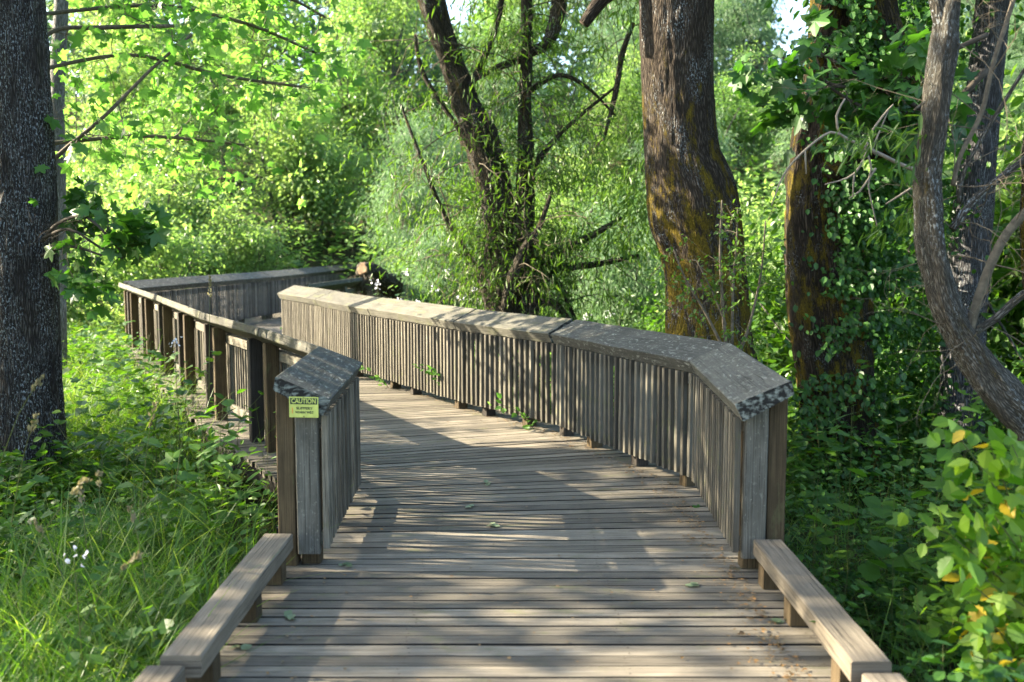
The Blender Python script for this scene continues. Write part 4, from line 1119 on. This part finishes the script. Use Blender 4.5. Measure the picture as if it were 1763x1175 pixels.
# clumps of taller weeds against the left railing
def weed(x, y, h, n, lsize, label, mat='leaf_mid', tmpl=T_OVAL, name='weed', z=None, group=None, stems=5):
    z = ground_z(x, y) if z is None else z
    r = empty(name, (x, y, z)); tag(r, label, 'weed', group)
    st = MB(); lv = Leaves(); P = []
    for s_ in range(stems):
        d = Vector((random.gauss(0, .22), random.gauss(0, .22), 1)); hh = h * random.uniform(.6, 1.05)
        pts = [Vector((random.gauss(0, .04), random.gauss(0, .04), 0)) + d * hh * k / 4 + Vector((random.gauss(0, .02), random.gauss(0, .02), 0)) * k for k in range(5)]
        q, rr_ = spline(pts, [.0045, .004, .0035, .0025, .0012], .1); st.tube(q, rr_, 5, cap=False)
        for k in range(n // stems):
            p = q[int(len(q) * random.uniform(.3, .999))]; P.append(tuple(p))
    P = np.array(P); N = len(P); a2 = rng.random(N) * 6.283
    out = np.stack([np.cos(a2), np.sin(a2), .1 + .5 * rng.random(N)], 1); P = P + unit(out) * .02
    lv.add(tmpl, P, out, unit(np.array([0, 0, 1.]) + rand_dir(N) * .4), lsize * (.5 + rng.random(N)), None, 1.3)
    st.obj('stem', M['stem'], r); lv.obj('foliage', M[mat], r)
    return r
for (px, py, Y, h, n, ls, lb) in ((300, 560, 8.6, 1.35, 90, .085, 'tall bright weed reaching the third pair of railing posts'), (345, 610, 8.0, 1.15, 80, .08, 'leafy weed in front of the brown railing posts'),
        (380, 680, 7.2, 1.0, 70, .075, 'leafy weed leaning on the planks left of the paired posts'), (250, 640, 7.8, 1.1, 90, .08, 'weed in the middle of the left grass bank'),
        (430, 800, 6.2, .75, 60, .06, 'small weed under the plank ends by the left post'), (170, 640, 8.3, 1.0, 80, .08, 'weed beside the foot of the big left trunk')):
    p = at(px, py, Y); weed(p.x, p.y, h, n, ls, lb, group=None)
# sprig growing through the right railing
for (px, py, Y, lb) in ((745, 640, 10.4, 'bright sprig pushing through the right railing pickets'), (885, 705, 9.0, 'small green sprig at the foot of the right railing'), (640, 640, 11.6, 'tiny sprig between pickets behind the left end post')):
    p = at(px, py, Y); r = empty('sprig', p); tag(r, lb, 'sprig')
    mb = MB(); q, rr_ = spline([Vector((.22, .1, -.25)), Vector((.08, 0, -.06)), Vector((-.05, 0, .02)), Vector((-.16, -.02, .05))], [.004, .004, .003, .002], .04); mb.tube(q, rr_, 5); mb.obj('stem', M['stem'], r)
    lv = Leaves(); P = np.array([tuple(random.choice(q[3:])) for _ in range(16)]) + rng.normal(size=(16, 3)) * .025
    lv.add(T_SERR, P, rand_dir(16) * .6 + np.array([-.5, -.3, 0.1]), rand_dir(16) * .4 + np.array([0, -.5, 1.]), .07, None, 1.2); lv.obj('foliage', M['leaf_maple'], r)

# grass seed heads
def seedgrass(px, py, Y, pxt, pyt, Yt, label, dense=26):
    b = at(px, py, Y); t = at(pxt, pyt, Yt); r = empty('seed_grass', b); tag(r, label, 'grass stalk', 'grass stalks with seed heads')
    d = t - b; q, rd = spline([Vector((0, 0, 0)), d * .5 + Vector((0, 0, .05)), d], [.0028, .002, .001], .04)
    mb = MB(); mb.tube(q, rd, 5, cap=False); mb.obj('stalk', M['stem'], r)
    lv = Leaves(); n = dense; tt = rng.random(n) ** 1.0
    k0 = int(len(q) * .80); P = np.array([tuple(q[min(len(q) - 1, k0 + int(v * (len(q) - k0)))]) for v in tt])
    dd = np.array(tuple(d.normalized()))
    lv.add(T_OVAL, P + rng.normal(size=(n, 3)) * .006, dd + rand_dir(n) * .45, rand_dir(n), .024 * (.7 + .6 * rng.random(n)), None, .9)
    lv.obj('seed_head', M['seed'], r)
for a in (((0, 800, 4.6), (70, 655, 4.5), 'grass stalk with tan seed head against the foot of the left trunk'), ((20, 900, 4.4), (60, 720, 4.3), 'grass stalk with drooping head low on the left trunk'),
          ((175, 930, 4.6), (170, 820, 4.6), 'upright pale grass stalk in the shady weeds right of the left trunk'), ((150, 960, 4.5), (140, 850, 4.5), 'shorter upright pale grass stalk just left of another stalk'),
          ((240, 900, 5.0), (265, 700, 5.0), 'tall thin stalk in front of the shaded weeds'), ((360, 700, 6.8), (362, 480, 6.8), 'tallest seed stalk in front of the railing posts'),
          ((130, 1100, 3.9), (235, 960, 3.9), 'grass stalk arching over the sunny grass at lower left'), ((30, 1010, 3.8), (145, 830, 3.8), 'grass stalk crossing the lower left of the trunk'),
          ((250, 1000, 4.3), (225, 880, 4.3), 'pale stalk above the broad weed leaves'), ((300, 850, 5.4), (330, 690, 5.4), 'stalk between the left weeds and the plank ends'),
          ((110, 1000, 4.0), (60, 905, 4.0), 'bent stalk over the lower left grass')):
    seedgrass(*a[0], *a[1], a[2])
# white flowers
def flower(p, s_, label, n=14, group='small white flowers'):
    r = empty('white_flower', p); tag(r, label, 'flower', group)
    lv = Leaves(); P = rng.normal(size=(n, 3)) * s_ * .5
    lv.add(T_OVAL, P, rand_dir(n), rand_dir(n) + np.array([0, -.5, .6]), s_ * .55, None, 1.5); lv.obj('petals', M['petal'], r)
    mb = MB(); z0 = ground_z(p[0], p[1]) - p[2]; mb.tube([(0.03, 0, z0), (0, 0, 0)], [.004, .002], 4, cap=False); mb.obj('stem', M['stem'], r)
flower(at(127, 962, 4.2), .045, 'white flower cluster in the lower left grass')
for i, (px, py) in enumerate(((682, 522), (720, 520), (745, 500), (650, 490), (795, 512), (700, 470), (965, 560), (1010, 545), (820, 500), (735, 540), (770, 470), (1050, 540))):
    flower(at(px, py, 14.5 + (i % 4) * .6), .075, 'small pale flower cluster in the plants behind the right railing', 12, 'pale flowers behind the right railing')
flower(at(300, 590, 8.2), .05, 'pinkish white flower among the weeds by the railing posts', 12)

# ------------------------------------------------------------------ right foreground shrub
fs = empty('broadleaf_shrub', (2.35, 4.2, ground_z(2.35, 4.2))); tag(fs, 'bright broad-leaved shrub with some yellow leaves in the lower right corner', 'shrub')
ofs = Vector(fs.location); mb = MB(); lv = Leaves(); tips = []
for k in range(26):
    ty = random.uniform(700, 1150); tx = random.uniform(1590 + 50 * abs((ty - 950) / 250), 1800); Y_ = random.uniform(3.7, 4.6)
    tp = at(tx, ty, Y_) - ofs; b = Vector((random.uniform(-.1, .5), random.uniform(-.3, .3), 0))
    q, rd = spline([b, b.lerp(tp, .55) + Vector((.12, 0, .12)), tp], [.007, .005, .002], .06); mb.tube(q, rd, 6, cap=False)
    d = (tp - b).normalized()
    for p in q[len(q) // 2:]: tips.append((p, d))
mb.obj('stem', M['stem'], fs)
rs_.shuffle(tips)
leaves_on(lv, tips * 2, T_SERR, 1, .085, .06, .8, 1.15, rlo=.25); leaves_on(lv, tips[::3], T_MAPLE, 1, .09, .06, .7, .9); lv.obj('foliage', M['leaf_shrub'], fs)
lv = Leaves(); yt = [t for t in tips if t[0].x + ofs.x > 1.9]
leaves_on(lv, yt[:60], T_SERR, 1, .080, .06, 1.2, 1.0); lv.obj('yellow_leaves', M['leaf_yellow'], fs)

# brambly dead sapling in front of the mossy trunk
br = empty('bramble', at(1255, 640, 8.3)); tag(br, 'thin leafy bramble sprays in front of the mossy trunk', 'bramble')
obr = Vector(br.location); st = []
for pth in ([(1255, 640, 4), (1245, 540, 3), (1240, 440, 2.4), (1243, 345, 1.4)], [(1255, 620, 3), (1215, 540, 2.4), (1180, 480, 1.8), (1160, 430, 1)], [(1260, 620, 3), (1262, 500, 2.4), (1268, 420, 1.6), (1270, 360, 1)],
            [(1262, 640, 3), (1290, 560, 2.4), (1310, 470, 2), (1318, 380, 1)], [(1250, 560, 2), (1225, 500, 1.6), (1200, 450, 1)]):
    q, r = limb(br, obr, pth, 8.3, 'twig', 'cane', 6, .15, .06); st += q[3:]
tips = twigs(br, 'twig', st, 40, .25, .003, seed=33, up=.4)
lv = Leaves(); rs_.shuffle(tips); leaves_on(lv, tips[:520], T_OVAL, 2, .04, .03, .3); lv.obj('foliage', M['leaf_willow'], br)

# upturned log at the end of the far railing
lg = empty('log', at(628, 470, 19.2)); tag(lg, 'cut log with tangled roots beside the far railing end', 'log')
mb = MB(); q, rd = spline([Vector((-.03, -.15, .08)), Vector((.1, .2, .02)), Vector((.5, .9, -.4))], [.13, .17, .2], .04); mb.tube(q, rd, 24, rough=.5, cap=True, ridge=.02); mb.obj('trunk', M['bark_willow'], lg, True)
k = plain('cut_wood', (0.24, 0.155, 0.09), .85, .45, 14, .6)
mb = MB(); q2, r2 = spline([Vector((-.036, -.170, .083)), Vector((-.02, -.13, .078))], [.10, .12], .1); mb.tube(q2, r2, 24, cap=True, rough=.35); mb.obj('cut_face', k, lg, False)
twigs(lg, 'twig', [Vector((0, -.1, -.05)), Vector((.1, 0, -.2)), Vector((-.1, 0, -.15)), Vector((.1, -.1, .0))], 60, .30, .011, 'roots', droop=1.0, seed=8, up=-.6, sub=1)

# ------------------------------------------------------------------ litter on the deck
lv = Leaves(); N = 2000
e = rng.random(N)
y_ = 3.2 + 9 * rng.random(N) ** 1.3
xr = np.interp(y_, [3, 5.2, 7, 8.95, 10.4, 13.6], [1.25, 1.25, 1.2, .4, -.55, -2.45]); xl = np.interp(y_, [3, 5.2, 6.6, 7.85, 9.45, 12.95], [-1.1, -1.0, -1.0, -1.7, -2.6, -4.5])
side = rng.random(N)
x_ = np.where(side < .78, xr - np.abs(rng.normal(size=N)) * .12, np.where(side < .86, xl + np.abs(rng.normal(size=N)) * .1, xl + (xr - xl) * rng.random(N)))
P = np.stack([x_, y_, np.full(N, .008)], 1)
az = rng.random(N) * 6.28
lv.add(T_OVAL, P, np.stack([np.cos(az), np.sin(az), .15 * rng.random(N)], 1), np.array([0, 0, 1.]) + rand_dir(N) * .3, .010 + .020 * rng.random(N) ** 2, None, 1.1)
tag(lv.obj('leaf_litter', M['litter']), 'brown leaf crumbs and catkins along the deck edges', 'litter', kind='stuff')
M['fallen_green'] = leaf('fallen_green_leaves', [(0.10, 0.14, 0.06), (0.20, 0.24, 0.13)], (1, 1, 1), .2)
for i, (px, py, lb) in enumerate(((1190, 1028, 'pale green fallen leaf on the sunlit plank by the right kerb rail'), (1340, 1093, 'curled fallen leaf beside the second right spacer block'), (413, 1142, 'small yellow-green fallen leaf near the left kerb rail'),
        (808, 883, 'green fallen leaf in the shaded middle of the deck'), (850, 916, 'tiny fallen leaf right of the shaded middle leaf'), (592, 990, 'pale fallen flower scrap in front of the left end post'), (500, 1083, 'green leaf scrap on the deck beside the left kerb rail'),
        (905, 705, 'green fallen leaf at the foot of the right railing'), (840, 840, 'small fallen leaf on the shaded planks'))):
    Y_ = CAM_H * FPX / (py - 415) * 1.0
    p = at(px, py, Y_); p.z = .008
    lv = Leaves(); n = 3
    lv.add(T_SERR, rng.normal(size=(n, 3)) * np.array([.02, .015, .003]), np.stack([rng.normal(size=n), rng.normal(size=n), .15 * rng.random(n)], 1), np.array([0, 0, 1.]) + rand_dir(n) * .3, .055, None, 1.2)
    o = lv.obj('fallen_leaf', M['fallen_green']); o.location = p; tag(o, lb, 'leaf', 'fallen leaves on the deck')
